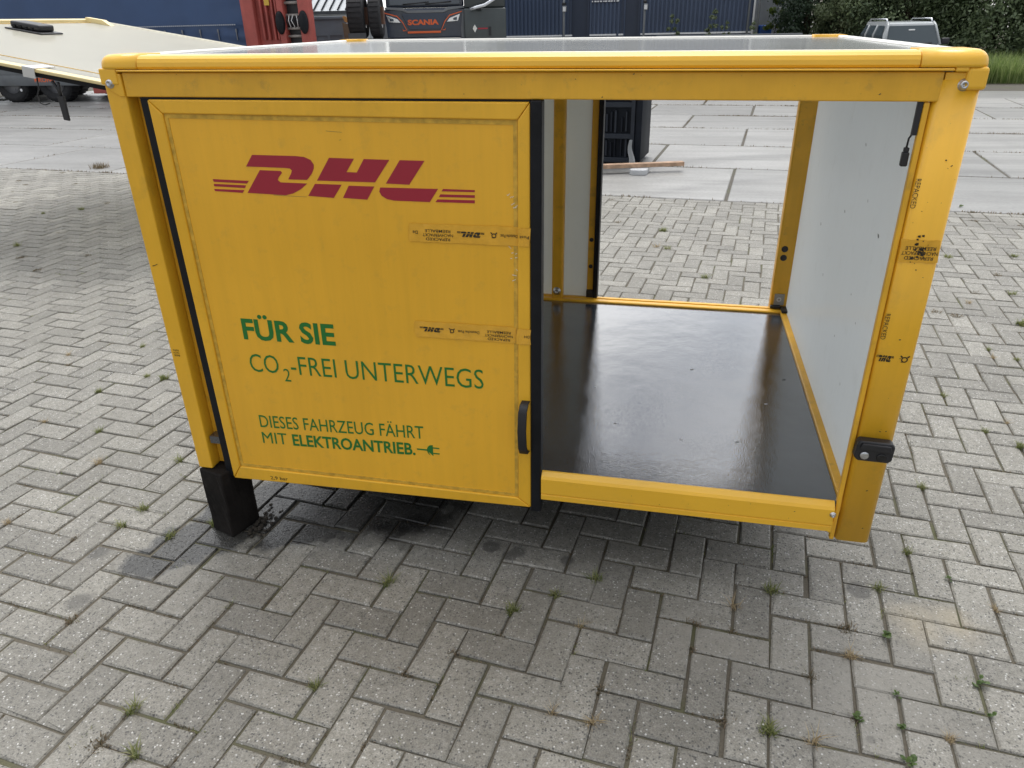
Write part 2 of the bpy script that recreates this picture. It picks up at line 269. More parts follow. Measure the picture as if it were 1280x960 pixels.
# ------------------------------------------------------------------ mesh helpers
class MB:
    def __init__(s): s.v = []; s.f = []; s.sm = []
    def add(s, vs, fs, smooth=False):
        o = len(s.v); s.v += [tuple(v) for v in vs]; s.f += [tuple(i + o for i in f) for f in fs]; s.sm += [smooth] * len(fs); return s
    def box(s, x0, x1, y0, y1, z0, z1, bev=0.0, seg=2, mat=None, only=None):
        b = bmesh.new(); bmesh.ops.create_cube(b, size=1.0)
        for v in b.verts:
            v.co = Vector(((x0 + x1) / 2 + v.co.x * (x1 - x0), (y0 + y1) / 2 + v.co.y * (y1 - y0), (z0 + z1) / 2 + v.co.z * (z1 - z0)))
        if bev:
            ed = [e for e in b.edges if (only is None or only(e))]
            bmesh.ops.bevel(b, geom=ed, offset=bev, segments=seg, profile=0.5, affect='EDGES', clamp_overlap=True)
        s.bm(b, mat, smooth=bev > 0.008); return s
    def bm(s, b, mat=None, smooth=False):
        if mat is not None: b.transform(mat)
        b.verts.index_update()
        s.add([v.co[:] for v in b.verts], [[v.index for v in f.verts] for f in b.faces], smooth); b.free(); return s
    def tube(s, pts, r, n=8, cap=True, smooth=True):
        pts = [Vector(p) for p in pts]; rs = r if isinstance(r, (list, tuple)) else [r] * len(pts)
        vs = []; fs = []; prev = None
        for i, p in enumerate(pts):
            d = (pts[min(i + 1, len(pts) - 1)] - pts[max(i - 1, 0)]).normalized()
            if prev is None: u = d.orthogonal().normalized()
            else:
                u = prev - d * prev.dot(d)
                u = u.normalized() if u.length > 1e-6 else d.orthogonal().normalized()
            prev = u; v = d.cross(u)
            for k in range(n):
                a = 2 * PI * k / n; vs.append(p + (u * math.cos(a) + v * math.sin(a)) * rs[i])
        for i in range(len(pts) - 1):
            for k in range(n):
                k2 = (k + 1) % n; fs.append((i * n + k, i * n + k2, (i + 1) * n + k2, (i + 1) * n + k))
        s.add(vs, fs, smooth)
        if cap:
            o = len(s.v) - len(vs)
            s.f += [tuple(o + k for k in reversed(range(n))), tuple(o + (len(pts) - 1) * n + k for k in range(n))]; s.sm += [False, False]
        return s
    def lathe(s, prof, n=24, mat=None, smooth=True):
        # prof: (r, h) about local Z
        vs = []; fs = []
        for r, h in prof:
            for k in range(n):
                a = 2 * PI * k / n; p = Vector((r * math.cos(a), r * math.sin(a), h)); vs.append(mat @ p if mat is not None else p)
        for i in range(len(prof) - 1):
            for k in range(n):
                k2 = (k + 1) % n; fs.append((i * n + k, i * n + k2, (i + 1) * n + k2, (i + 1) * n + k))
        return s.add(vs, fs, smooth)
    def prism(s, poly, y0, y1, axis='y', bev=0.0):
        # polygon in (a, b); extruded along axis
        def P(a, b, c): return {'y': (a, c, b), 'x': (c, a, b), 'z': (a, b, c)}[axis]
        n = len(poly)
        b = bmesh.new()
        A = [b.verts.new(P(*p, y0)) for p in poly]; B = [b.verts.new(P(*p, y1)) for p in poly]
        b.faces.new(A); b.faces.new(list(reversed(B)))
        for i in range(n): b.faces.new((A[i], B[i], B[(i + 1) % n], A[(i + 1) % n]))
        bmesh.ops.recalc_face_normals(b, faces=b.faces)
        if bev: bmesh.ops.bevel(b, geom=list(b.edges), offset=bev, segments=2, profile=0.5, affect='EDGES', clamp_overlap=True)
        bmesh.ops.triangulate(b, faces=[f for f in b.faces if len(f.verts) > 4])
        return s.bm(b)
    def quad(s, a, b, c, d): return s.add([a, b, c, d], [(0, 1, 2, 3)])
    def mesh(s, name, mat):
        me = bpy.data.meshes.new(name); me.from_pydata(s.v, [], s.f); me.update()
        me.polygons.foreach_set('use_smooth', s.sm)
        if mat: me.materials.append(mat)
        return me
    def build(s, name, mat, parent=None, loc=None):
        o = bpy.data.objects.new(name, s.mesh(name, mat)); COL.objects.link(o)
        if parent is not None: o.parent = parent
        if loc is not None: o.location = loc
        return o

def tag(o, label=None, cat=None, group=None, kind=None):
    if label: o['label'] = label
    if cat: o['category'] = cat
    if group: o['group'] = group
    if kind: o['kind'] = kind
    return o
def thing(name, label, cat, loc=(0, 0, 0), rotz=0.0, group=None):
    o = bpy.data.objects.new(name, None); COL.objects.link(o); o.empty_display_size = 0.1
    o.location = loc; o.rotation_euler = (0, 0, rotz)
    return tag(o, label, cat, group)
def dup(o, parent=None):
    c = o.copy(); COL.objects.link(c)
    if parent is not None: c.parent = parent
    for ch in list(o.children): dup(ch, c)
    return c

_cap = {}
def text_poly(body, off=0.0):
    """triangulated glyph outlines (x, y) of the default font, baseline at 0; also the cap height"""
    def get(b):
        cu = bpy.data.curves.new('glyphs', 'FONT'); cu.body = b; cu.size = 1; cu.offset = off; cu.resolution_u = 3
        ob = bpy.data.objects.new('glyphs', cu); COL.objects.link(ob)
        bpy.context.view_layer.update()
        me = bpy.data.meshes.new_from_object(ob.evaluated_get(bpy.context.evaluated_depsgraph_get()))
        vs = [v.co[:2] for v in me.vertices]; fs = [tuple(p.vertices) for p in me.polygons]
        bpy.data.objects.remove(ob); bpy.data.curves.remove(cu); bpy.data.meshes.remove(me)
        return vs, fs
    if off not in _cap: _cap[off] = max(v[1] for v in get('H')[0])
    vs, fs = get(body)
    return vs, fs, _cap[off]
def text_on(mb, body, x0, x1, zb0, zb1, cap, y, off=0.0, flip=False, O=None):
    """lay text on the plane y: from x0 to x1, baseline rising from zb0 to zb1; flip turns it upside down"""
    vs, fs, ch = text_poly(body, off)
    xa = min(v[0] for v in vs); xb = max(v[0] for v in vs)
    P = []
    for vx, vz in vs:
        t = (vx - xa) / (xb - xa); h = vz / ch * cap
        if flip: X = x1 - t * (x1 - x0); Z = zb1 + (zb0 - zb1) * t - h
        else: X = x0 + t * (x1 - x0); Z = zb0 + (zb1 - zb0) * t + h
        P.append(O(X, Z) if O else (X, y, Z))
    return mb.add(P, fs)
def wheel(parent, x, y, z, r, wd, m_t, m_r, ax='y', name='wheel'):
    """tyre with hub, axis along local ax"""
    rot = {'y': Matrix.Rotation(PI / 2, 4, 'X'), 'x': Matrix.Rotation(PI / 2, 4, 'Y')}[ax]
    T = Matrix.Translation((x, y, z)) @ rot
    h = wd / 2
    t = MB().lathe([(r * .58, -h * .8), (r * .75, -h), (r * .93, -h * .95), (r, -h * .7), (r, h * .7), (r * .93, h * .95), (r * .75, h), (r * .58, h * .8)], 28, T)
    for k in range(28):
        a = 2 * PI * k / 28; c, s_ = math.cos(a), math.sin(a)
        p = Matrix.Rotation(a, 4, 'Z'); t.box(r * .99, r * 1.025, -r * .07, r * .07, -h * .75, h * .75, mat=T @ p)
    w_ = t.build(name, m_t, parent)
    rim = MB().lathe([(r * .6, -h * .8), (r * .56, -h * .5), (r * .3, -h * .35), (0.001, -h * .35)], 24, T).lathe([(0.001, h * .35), (r * .3, h * .35), (r * .56, h * .5), (r * .6, h * .8)], 24, T)
    for k in range(8):
        p = T @ Matrix.Rotation(2 * PI * k / 8, 4, 'Z'); rim.box(r * .36, r * .42, -.012, .012, -h * .46, h * .46, mat=p)
    rim.build('rim', m_r, w_)
    return w_

# ------------------------------------------------------------------ ground
LAT = rad(-6.0902)
LO = Vector((-0.170, -0.388))
cL, sL = math.cos(LAT), math.sin(LAT)
def latw(u, v):      # paver lattice -> world
    return (LO.x + u * cL - v * sL, LO.y + u * sL + v * cL)
def rotw(x, y):      # yard grid (same rotation about the origin) -> world
    return (x * cL - y * sL, x * sL + y * cL)
def proj(x, y, z=0.0):
    q = Vector((x, y, z)) - CAM; d = q.dot(F_)
    if d < 0.05: return None
    return (640 + FPX * q.dot(R_) / d, 480 - FPX * q.dot(U_) / d, d)

EDGE = 5.83          # yard-grid y at which the pavers give way to slabs
g = MB().quad((-600, -600, -.14), (600, -600, -.14), (600, 600, -.14), (-600, 600, -.14)).build('ground', m_yard); tag(g, kind='structure')
pc = [rotw(-14, -9), rotw(14, -9), rotw(14, EDGE), rotw(-14, EDGE)]
pavement = MB().quad(*[(x, y, -.0065) for x, y in pc]).build('pavement', m_joint); tag(pavement, kind='structure')
sc_ = [rotw(-32, EDGE + .004), rotw(30, EDGE + .004), rotw(30, 38), rotw(-32, 38)]
slab_yard = MB().quad(*[(x, y, -.006) for x, y in sc_]).build('slab_yard', m_joint2); tag(slab_yard, kind='structure')

U = 0.1075
LOC_E = 0  # edge in lattice coordinates is computed per point
nr = np.random.RandomState(3)
variants = []
def paver_geo(seed, gap=0.0072):
    r = random.Random(seed)
    hx, hy = U - gap / 2, U / 2 - gap / 2
    c = [(-hx, -hy), (hx, -hy), (hx, hy), (-hx, hy)]
    ch = 0.0045
    top = [((abs(x) - ch) * (1 if x > 0 else -1) + r.uniform(-.0012, .0012), (abs(y) - ch) * (1 if y > 0 else -1) + r.uniform(-.0012, .0012), r.uniform(-.0004, .0004)) for x, y in c]
    if r.random() < .6:
        q = r.randrange(4); c_ = r.uniform(.004, .010); X, Y, Z = top[q]; top[q] = (X - c_ * (1 if X > 0 else -1), Y - c_ * (1 if Y > 0 else -1), Z - .0006)
    mid = [(x + r.uniform(-.0014, .0014), y + r.uniform(-.0014, .0014), -.0042) for x, y in c]
    bot = [(x, y, -.03) for x, y, z in mid]
    vs = top + mid + bot
    fs = [(0, 1, 2, 3)]
    for i in range(4):
        j = (i + 1) % 4; fs += [(i, i + 4, j + 4, j), (i + 4, i + 8, j + 8, j + 4)]
    return vs, fs
for k in range(8):
    vs, fs = paver_geo(100 + k); variants.append((np.array(vs), fs))
pav_meshes = []
for vs, fs in variants:
    me = bpy.data.meshes.new('paver'); me.from_pydata([tuple(v) for v in vs], [], fs); me.materials.append(m_paver); me.update(); pav_meshes.append(me)

# box silhouette (front face and roof) in picture terms only to rank which stones show
cells = []
for a in range(-90, 100):
    for b_ in range(-60, 60):
        u0 = a + 2 * b_; v0 = -a + 2 * b_
        for kind in (0, 1):
            if kind == 0: cu, cv, ang = (u0 + 1.0), (v0 + .5), 0.0
            else: cu, cv, ang = (u0 + 2.5), (v0 + 1.0), PI / 2
            x, y = latw(cu * U, cv * U)
            gy = -x * sL + y * cL; gx = x * cL + y * sL
            if gy > EDGE + .05 or gy < -3.2 or gx < -10.5 or gx > 7.5: continue
            p = proj(x, y)
            if p is None: 
                if y > -2.6 and abs(x - 1.5) < 2.5: cells.append((0.0, x, y, ang, gy))
                continue
            if p[0] < -500 or p[0] > 1800: continue
            vis = 0 <= p[0] <= 1280 and 0 <= p[1] <= 960
            inside = (128 + (p[1] - 72) * .24 < p[0] < 1237 - (p[1] - 66) * .245) and p[1] < 590 + max(0, p[0] - 250) * .11
            if 745 < p[0] < 970 and p[1] < 370: inside = False
            q1 = proj(x + .1, y); q2 = proj(x, y + .1)
            area = abs((q1[0] - p[0]) * (q2[1] - p[1]) - (q1[1] - p[1]) * (q2[0] - p[0])) if q1 and q2 else 0
            cells.append(((area if vis and not inside else -1.0), x, y, ang, gy))
cells.sort(key=lambda c: -c[0])
SV = []; SF = []; ST = []
def heave(x, y):   # slow unevenness of the bed
    return 0.0009 * math.sin(x * 2.1 + 1.3 * math.sin(y * 1.7)) + 0.0008 * math.sin(y * 2.9 + x)
for i, (ar, x, y, ang, gy) in enumerate(cells):
    k = nr.randint(8); tx, ty = nr.normal(0, 0.0045, 2); dz = heave(x, y) + abs(nr.normal(0, .0010))
    dx, dy = nr.normal(0, .0020, 2); da = nr.normal(0, .012)
    flip = PI if nr.rand() < .5 else 0.0
    edge_cut = gy > EDGE - .12
    if i < 300 and not edge_cut:
        o = bpy.data.objects.new('paver', pav_meshes[k]); COL.objects.link(o); o.parent = pavement
        o.location = (x + dx, y + dy, dz); o.rotation_euler = (tx, ty, LAT + ang + da + flip)
        continue
    vs, fs = variants[k]
    A = LAT + ang + da + flip; c, s = math.cos(A), math.sin(A)
    X = vs[:, 0] * c - vs[:, 1] * s + x + dx; Y = vs[:, 0] * s + vs[:, 1] * c + y + dy
    Z = vs[:, 2] + dz + vs[:, 1] * tx - vs[:, 0] * ty
    if edge_cut:
        GX = X * cL + Y * sL; GY = -X * sL + Y * cL
        if GY.min() > EDGE - .03: continue
        GY = np.minimum(GY, EDGE - .006); X = GX * cL - GY * sL; Y = GX * sL + GY * cL
    o0 = len(SV); SV += list(zip(X.tolist(), Y.tolist(), Z.tolist())); SF += [tuple(q + o0 for q in f) for f in fs]; ST += [nr.rand()] * len(fs)
me = bpy.data.meshes.new('pavers'); me.from_pydata(SV, [], SF); me.materials.append(m_paver)
at = me.attributes.new('tint', 'FLOAT', 'FACE'); at.data.foreach_set('value', ST); me.update()
o = bpy.data.objects.new('pavers', me); COL.objects.link(o); o.parent = pavement; tag(o, kind='stuff')

# concrete slabs
SX, SY = 1.93, 1.775
slab_meshes = {}
def slab_mesh(k):
    if k not in slab_meshes:
        r = random.Random(k); m = MB(); g_ = .013 + .007 * r.random()
        m.box(-SX / 2 + g_, SX / 2 - g_, -SY / 2 + g_, SY / 2 - g_, -.13, 0, bev=.008, seg=1)
        slab_meshes[k] = m.mesh('slab', m_slab)
    return slab_meshes[k]
ns = 0
for row in range(0, 8):
    off = 1.42 if row % 2 == 0 else 0.41
    for col in range(-10, 9):
        gx = off + SX * (col + .5) ; gy = EDGE + .008 + SY * (row + .5)
        x, y = rotw(gx, gy); p = proj(x, y)
        if p is None or p[0] < -330 or p[0] > 1640: continue
        if gx < -31 or gx > 27 or gy > 19.8: continue
        if row >= 7 and gx > 3: continue
        o = bpy.data.objects.new('slab', slab_mesh(rng.randrange(5))); COL.objects.link(o); o.parent = slab_yard
        o.location = (x, y, rng.uniform(-.004, .003)); o.rotation_euler = (rng.gauss(0, .0012), rng.gauss(0, .0012), LAT + rng.gauss(0, .002)); ns += 1
# far paving beyond the slabs
fp = [rotw(-60, EDGE + SY * 8 + .03), rotw(3.2, EDGE + SY * 8 + .03), rotw(3.2, 70), rotw(-60, 70)]
tag(MB().quad(*[(x, y, -.004) for x, y in fp]).build('paved_yard', m_yard), kind='structure')

# ------------------------------------------------------------------ the cargo box
BOX = thing('cargo_box', 'yellow parcel delivery box body with its right side standing open, propped on the paving', 'cargo box', (0, 0, 0.2664))
BOX.rotation_euler = (rad(-0.091), rad(0.48), 0)
B_ = BOX
# posts
p = MB(); p.prism([(-.014, 1.236), (.045, 1.236), (.052, 0), (.0, 0)], 0, .13, bev=.004); p.build('corner_post', m_yel, B_)
p = MB(); p.prism([(.0465, 1.198), (.082, 1.198), (.098, .004), (.0535, .004)], .046, .13); p.build('door_jamb', m_yelworn, B_)
p = MB().box(2.072, 2.166, 0, .036, 0, 1.245, bev=.017, seg=4, only=lambda e: abs((e.verts[0].co - e.verts[1].co).z) > .5)
p.build('corner_post', m_yel, B_)
MB().box(2.058, 2.0705, .004, .022, -.004, 1.199, bev=.003).build('post_lip', m_yelworn, B_)
p = MB().box(2.02, 2.098, 1.595, 1.65, .09, 1.235, bev=.006); rp = p.build('corner_post', m_yelworn, B_)
MB().box(.0, .08, 1.58, 1.65, 0, 1.235, bev=.006).build('corner_post', m_yelworn, B_)
MB().box(.980, 1.034, 1.55, 1.60, .128, 1.262, bev=.008).build('rear_stiffener', m_yelworn, B_)
# front header beam with drip lip
hb = MB().box(.047, 2.085, .0, .06, 1.2, 1.262, bev=.003).build('header_beam', m_yelworn, B_)
MB().box(.040, 2.100, -.011, .05, 1.2635, 1.2685, bev=.0015, seg=1).build('drip_lip', m_yel, hb)
MB().prism([(2.0875, 1.2605), (2.152, 1.2605), (2.152, 1.222), (2.118, 1.201), (2.0875, 1.201)], .0015, .03, bev=.002).build('end_plate', m_yel, hb)
MB().prism([(-.012, 1.2585), (.0445, 1.2585), (.0445, 1.201), (.030, 1.201), (-.006, 1.222)], -.0035, .03, bev=.002).build('end_plate', m_yel, hb)
def bolt(x, y, z, parent, r=.0105, ny=-1):
    T = Matrix.Translation((x, y, z)) @ Matrix.Rotation(PI / 2 * (1 if ny < 0 else -1), 4, 'X')
    b = MB().lathe([(r * 1.25, 0), (r * 1.25, .0015), (r * .98, .002), (r * .95, .005), (r * .7, .008), (r * .42, .0085), (r * .38, .004), (.0005, .004)], 18, T)
    return b.build('bolt', m_steel, parent)
bolt(2.128, .0015, 1.235, hb); bolt(.008, -.0035, 1.235, hb)
# roof rails with rounded outer edge
prof = [(.048, 1.270), (-.001, 1.270), (-.0045, 1.276), (-.0035, 1.286), (.001, 1.295), (.010, 1.3015), (.022, 1.304), (.044, 1.304), (.048, 1.300)]
def rail(a0, a1, axis, flip, off):
    n = len(prof); vs = []
    for a in (a0, a1):
        for d, z in prof:
            d = off + (-d if flip else d)
            vs.append((a, d, z) if axis == 'x' else (d, a, z))
    fs = [(i, (i + 1) % n, n + (i + 1) % n, n + i) for i in range(n)] + [tuple(range(n)), tuple(range(2 * n - 1, n - 1, -1))]
    b = bmesh.new(); V = [b.verts.new(v) for v in vs]
    for f in fs: b.faces.new([V[i] for i in f])
    bmesh.ops.recalc_face_normals(b, faces=b.faces)
    m = MB(); m.bm(b)
    return m
rail(.103, 2.030, 'x', False, 0.0).build('roof_rail', m_yelg, B_)
rail(.103, 1.55, 'y', False, -.013).build('roof_rail', m_glare, B_)
rail(.103, 1.55, 'y', True, 2.166).build('roof_rail', m_glare, B_)
rail(.103, 2.030, 'x', True, 1.652).build('roof_rail', m_glare, B_)
MB().box(.10, 2.033, .0485, .062, 1.2985, 1.3045, bev=.0015).build('roof_glare_strip', m_glare, B_)  # added strip painting the bright glare line along the front rail
# corner caps
def cap(x0, x1, y0, y1, z0, z1, cx, cy, r):
    def only(e):
        a, b = e.verts[0].co, e.verts[1].co; m = (a + b) / 2; d = b - a
        ox = abs(m.x - cx) < 1e-4; oy = abs(m.y - cy) < 1e-4; oz = abs(m.z - z1) < 1e-4
        return (ox and oy) or (ox and oz) or (oy and oz)
    return MB().box(x0, x1, y0, y1, z0, z1, bev=r, seg=6, only=only)
c = cap(-.019, .100, -.007, .11, 1.2705, 1.3065, -.019, -.007, .030); c.box(-.0185, .035, -.0065, .10, 1.231, 1.272, bev=.004)
c.build('corner_cap', m_yelg, B_)
c = cap(2.033, 2.172, -.007, .11, 1.2705, 1.3065, 2.172, -.007, .030); c.box(2.128, 2.1715, -.0068, .10, 1.224, 1.2715, bev=.008, seg=3)
c.box(2.103, 2.13, -.0062, .08, 1.2615, 1.2715, bev=.003)
c.build('corner_cap', m_yelg, B_)
cap(-.019, .100, 1.545, 1.658, 1.2705, 1.3065, -.019, 1.658, .03).build('corner_cap', m_yel, B_)
cap(2.033, 2.172, 1.545, 1.658, 1.2705, 1.3065, 2.172, 1.658, .03).build('corner_cap', m_yel, B_)
# roof, floor, walls
MB().box(.036, 2.117, .049, 1.603, 1.284, 1.298, bev=.003).build('roof_panel', m_roof, B_)
MB().box(.06, 2.063, .010, 1.541, .098, .125).build('floor_panel', m_floor, B_)
MB().box(.06, 2.05, .05, 1.55, .015, .095).build('underframe', m_under, B_)
MB().box(2.0640, 2.0915, .012, 1.555, .085, .1345, bev=.004).build('floor_trim', m_yelworn, B_)
s = MB(); s.prism([(1.541, .09), (1.541, .131), (1.546, .1345), (1.572, .1345), (1.576, .130), (1.582, .130), (1.586, .1355), (1.606, .1355), (1.611, .131), (1.611, .03), (1.60, .03), (1.60, .09)], .07, 2.09, axis='x')
s.build('rear_sill', m_yel, B_)
s = MB(); s.prism([(.0145, .1255), (.008, .1255), (-.006, .116), (-.012, .108), (-.012, .058), (-.008, .055), (-.008, .052), (-.011, .050), (-.011, .034), (.05, .034), (.05, .09), (.0145, .09)], 1.2035, 2.053, axis='x')
MB().box(.16, 1.2025, .042, .08, .034, .12).build('sill_core', m_yelworn, B_)
s.build('front_sill', m_yelg, B_)
MB().box(2.0465, 2.0575, -.009, .04, .028, .066, bev=.002).build('sill_bracket', m_yel, B_)
bolt(2.0500, -.0122, .094, B_, r=.007)
MB().box(2.0925, 2.108, .038, 1.593, .10, 1.268).build('wall_panel', m_white, B_)
MB().box(.002, .018, .13, 1.57, .10, 1.268).build('wall_panel', m_white, B_)
# rear door seen from inside
rd = MB().box(.13, 1.147, 1.618, 1.64, .112, 1.25).build('rear_door', m_wpan, B_)
MB().box(1.1475, 1.178, 1.606, 1.645, .10, 1.255, bev=.003).build('door_frame', m_yelworn, rd)
MB().box(1.1785, 1.201, 1.585, 1.65, .10, 1.256, bev=.004).build('door_seal', m_seal, rd)
def disc(x, y, z, r, name, mat, parent, ny=-1, h=.003, n=18):
    T = Matrix.Translation((x, y, z)) @ Matrix.Rotation(PI / 2 * (1 if ny < 0 else -1), 4, 'X')
    return MB().lathe([(r, 0), (r, h * .7), (r * .85, h), (.0004, h)], n, T).build(name, mat, parent)
for z in (.421, .289): disc(1.163, 1.606, z, .010, 'hole_plug', m_blk, rd)
bolt(1.006, 1.55, .172, B_, r=.016)
for z in (.419, .378): disc(2.049, 1.595, z, .0145, 'hole_plug', m_blk, rp)
bolt(2.056, 1.595, .178, rp, r=.014)
MB().box(2.035, 2.080, 1.588, 1.5945, .150, .205, bev=.002).build('bolt_plate', m_grey, rp)
MB().box(2.020, 2.066, 1.575, 1.592, .136, .150, bev=.002).box(2.066, 2.094, 1.52, 1.592, .136, .146, bev=.002).build('corner_bracket', m_blk, B_)
MB().box(1.147, 1.178, 1.583, 1.604, .136, .172, bev=.002).build('corner_bracket', m_blk, B_)
MB().box(.08, 2.02, 1.595, 1.648, 1.20, 1.268, bev=.004).build('header_beam', m_yelworn, B_)

# sliding door (front left)
Oq = [(.109, 1.194), (1.1695, 1.194), (1.1695, -.009), (.129, -.027)]
Iq = [(.147, 1.158), (1.138, 1.152), (1.129, .022), (.160, .022)]
def shrink(q, d):
    cx = sum(p[0] for p in q) / 4; cz = sum(p[1] for p in q) / 4
    return [(p[0] + (d if p[0] < cx else -d), p[1] + (d if p[1] < cz else -d)) for p in q]
door = MB().prism(shrink(Iq, -.006), .0055, .03).build('sliding_door', m_door, B_)
for i in range(4):
    j = (i + 1) % 4
    def lerp(a, b, t): return (a[0] + (b[0] - a[0]) * t, a[1] + (b[1] - a[1]) * t)
    e = .0006
    qa, qb, qc, qd = Oq[i], Oq[j], Iq[j], Iq[i]
    qa, qb = lerp(qa, qb, e), lerp(qb, qa, e); qd, qc = lerp(qd, qc, e), lerp(qc, qd, e)
    MB().prism([qa, qb, qc, qd], -.0015 - .0002 * i, .032, bev=.0035).build('door_frame', m_yel, door)
s1 = shrink(Iq, .001); s2 = shrink(Iq, .0120)
sm = MB()
for i in range(4):
    j = (i + 1) % 4
    sm.prism([s1[i], s1[j], s2[j], s2[i]], .0040, .006)
sm.build('sealant_bead', m_sealant, door)
MB().prism([(1.1705, 1.1985), (1.2, 1.1985), (1.2015, -.02), (1.1705, -.02)], -.006, .036, bev=.004).build('door_seal', m_seal, door)
MB().prism([(.0835, 1.1945), (.1085, 1.1945), (.1285, -.024), (.1000, -.015)], .004, .036, bev=.002).build('door_seal', m_seal, door)
MB().box(.0845, 1.1695, .003, .036, 1.1948, 1.1990).build('door_seal', m_seal, door)
# handle: a bowed grip on two feet
h = MB(); pts = [(1.155, .0, .200), (1.153, -.022, .203), (1.150, -.031, .225), (1.149, -.035, .285), (1.151, -.031, .345), (1.154, -.022, .367), (1.156, 0, .371)]
vs = []; fs = []
for (x, y, z) in pts:
    wv, dv = .0125, .0055
    nrm = Vector((0, -1, 0))
    vs += [(x - wv, y - dv, z), (x + wv, y - dv, z), (x + wv, y + dv, z), (x - wv, y + dv, z)]
for i in range(len(pts) - 1):
    for k in range(4): fs.append((i * 4 + k, i * 4 + (k + 1) % 4, i * 4 + 4 + (k + 1) % 4, i * 4 + 4 + k))
fs += [(0, 1, 2, 3), tuple(len(vs) - 4 + k for k in range(4))]
b = bmesh.new(); V = [b.verts.new(v) for v in vs]; [b.faces.new([V[q] for q in f]) for f in fs]
bmesh.ops.recalc_face_normals(b, faces=b.faces); bmesh.ops.bevel(b, geom=[e for e in b.edges if abs((e.verts[0].co - e.verts[1].co).x) < .005], offset=.003, segments=2, profile=.5, affect='EDGES', clamp_overlap=True)
h.bm(b, smooth=True); h.build('handle', m_blk, door)

# printing on the door
LOGO = [[(0.3939, 1.0532), (0.5211, 1.0526), (0.5471, 1.0508), (0.5652, 1.0434), (0.5731, 1.031), (0.5716, 1.0207), (0.5645, 1.0078), (0.5518, 0.9939), (0.5468, 0.9897), (0.4916, 0.9899), (0.5033, 1.0071), (0.5062, 1.0143), (0.5016, 1.019), (0.4894, 1.0203), (0.3698, 1.0216)], [(0.41, 1.0128), (0.4719, 1.0119), (0.4756, 1.0072), (0.4637, 0.9948), (0.4597, 0.9874), (0.4668, 0.9811), (0.5463, 0.9801), (0.5251, 0.9641), (0.5008, 0.9519), (0.4773, 0.9462), (0.3607, 0.9493)], [(0.62, 1.05), (0.691, 1.0491), (0.6654, 1.0135), (0.6954, 1.0134), (0.719, 1.0489), (0.7904, 1.0481), (0.7449, 0.9887), (0.5767, 0.9889)], [(0.5693, 0.9799), (0.6474, 0.9797), (0.62, 0.9433), (0.5449, 0.9467)], [(0.668, 0.9778), (0.7412, 0.9775), (0.7177, 0.9416), (0.6473, 0.9442)], [(0.8195, 1.048), (0.8879, 1.0479), (0.841, 0.9851), (0.7753, 0.9864)], [(0.7581, 0.9756), (0.9202, 0.9764), (0.8955, 0.9409), (0.795, 0.9416), (0.7748, 0.945), (0.7602, 0.9534), (0.7544, 0.9644)], [(0.2598, 0.9846), (0.3707, 0.9826), (0.3637, 0.975), (0.261, 0.9772)], [(0.2598, 0.9713), (0.36, 0.97), (0.3548, 0.9624), (0.2602, 0.9647)], [(0.2586, 0.9571), (0.3519, 0.9565), (0.3458, 0.9489), (0.2593, 0.9513)], [(0.9343, 0.9768), (1.0209, 0.9762), (1.0207, 0.9708), (0.9298, 0.9704)], [(0.926, 0.9624), (1.0204, 0.963), (1.0201, 0.956), (0.9214, 0.9552)], [(0.9169, 0.9488), (1.0199, 0.9497), (1.0196, 0.9418), (0.9115, 0.9414)]]
def logo(mb, fit, names=None):
    for poly in LOGO: mb.prism([fit(*q) for q in poly], fit.y0, fit.y1)
    return mb
class Fit:
    """maps the emblem's own coordinates to a place on a panel"""
    def __init__(s, x0, x1, z0, z1, y0, y1, flip=False): s.a = (x0, x1, z0, z1); s.y0 = y0; s.y1 = y1; s.flip = flip
    def __call__(s, X, Z):
        t = (X - .2586) / (1.0209 - .2586); q = (Z - .9414) / (1.0532 - .9414)
        if s.flip: t, q = 1 - t, 1 - q
        x0, x1, z0, z1 = s.a
        return (x0 + t * (x1 - x0), z0 + q * (z1 - z0))
f_ = Fit(.2586, 1.0209, .9414, 1.0532, .0048, .0054)
lm = [logo_ for logo_ in LOGO]
for k, nm in ((slice(0, 2), 'logo_letter'), (slice(2, 5), 'logo_letter'), (slice(5, 7), 'logo_letter')):
    m = MB()
    for poly in LOGO[k]: m.prism([f_(*q) for q in poly], .0047, .0054)
    m.build(nm, m_red, door)
for poly in LOGO[7:]:
    MB().prism([f_(*q) for q in poly], .0047, .0054).build('logo_stripe', m_red, door)
YT = .0046
m = MB(); text_on(m, 'FÜR SIE', .264, .570, .500, .501, .0665, YT, .028); m.build('slogan_lettering', m_grn, door)
m = MB(); text_on(m, 'CO', .268, .367, .3875, .388, .0610, YT, -.004); text_on(m, '2', .380, .402, .362, .3625, .044, YT, -.004)
text_on(m, '-FREI UNTERWEGS', .408, 1.027, .389, .394, .0622, YT, -.004); m.build('slogan_lettering', m_grn, door)
m = MB(); text_on(m, 'DIESES FAHRZEUG FÄHRT', .264, .828, .185, .201, .0445, YT, .002); m.build('slogan_lettering', m_grn, door)
m = MB(); text_on(m, 'MIT', .263, .352, .124, .127, .042, YT, 0.0); text_on(m, 'ELEKTROANTRIEB.', .372, .796, .127, .139, .042, YT, .024); m.build('slogan_lettering', m_grn, door)
m = MB(); zc = .161
m.prism([(.802, zc - .0025), (.838, zc - .0025), (.838, zc + .0025), (.802, zc + .0025)], YT, .0054)
m.prism([(.838, zc - .004)] + [(.852 - .017 * math.cos(a), zc + .020 * math.sin(a)) for a in [PI * (-.5 + t / 8) for t in range(1, 8)]] + [(.838, zc + .004)][:0] + [(.855, zc + .020), (.855, zc - .020)], YT, .0054)
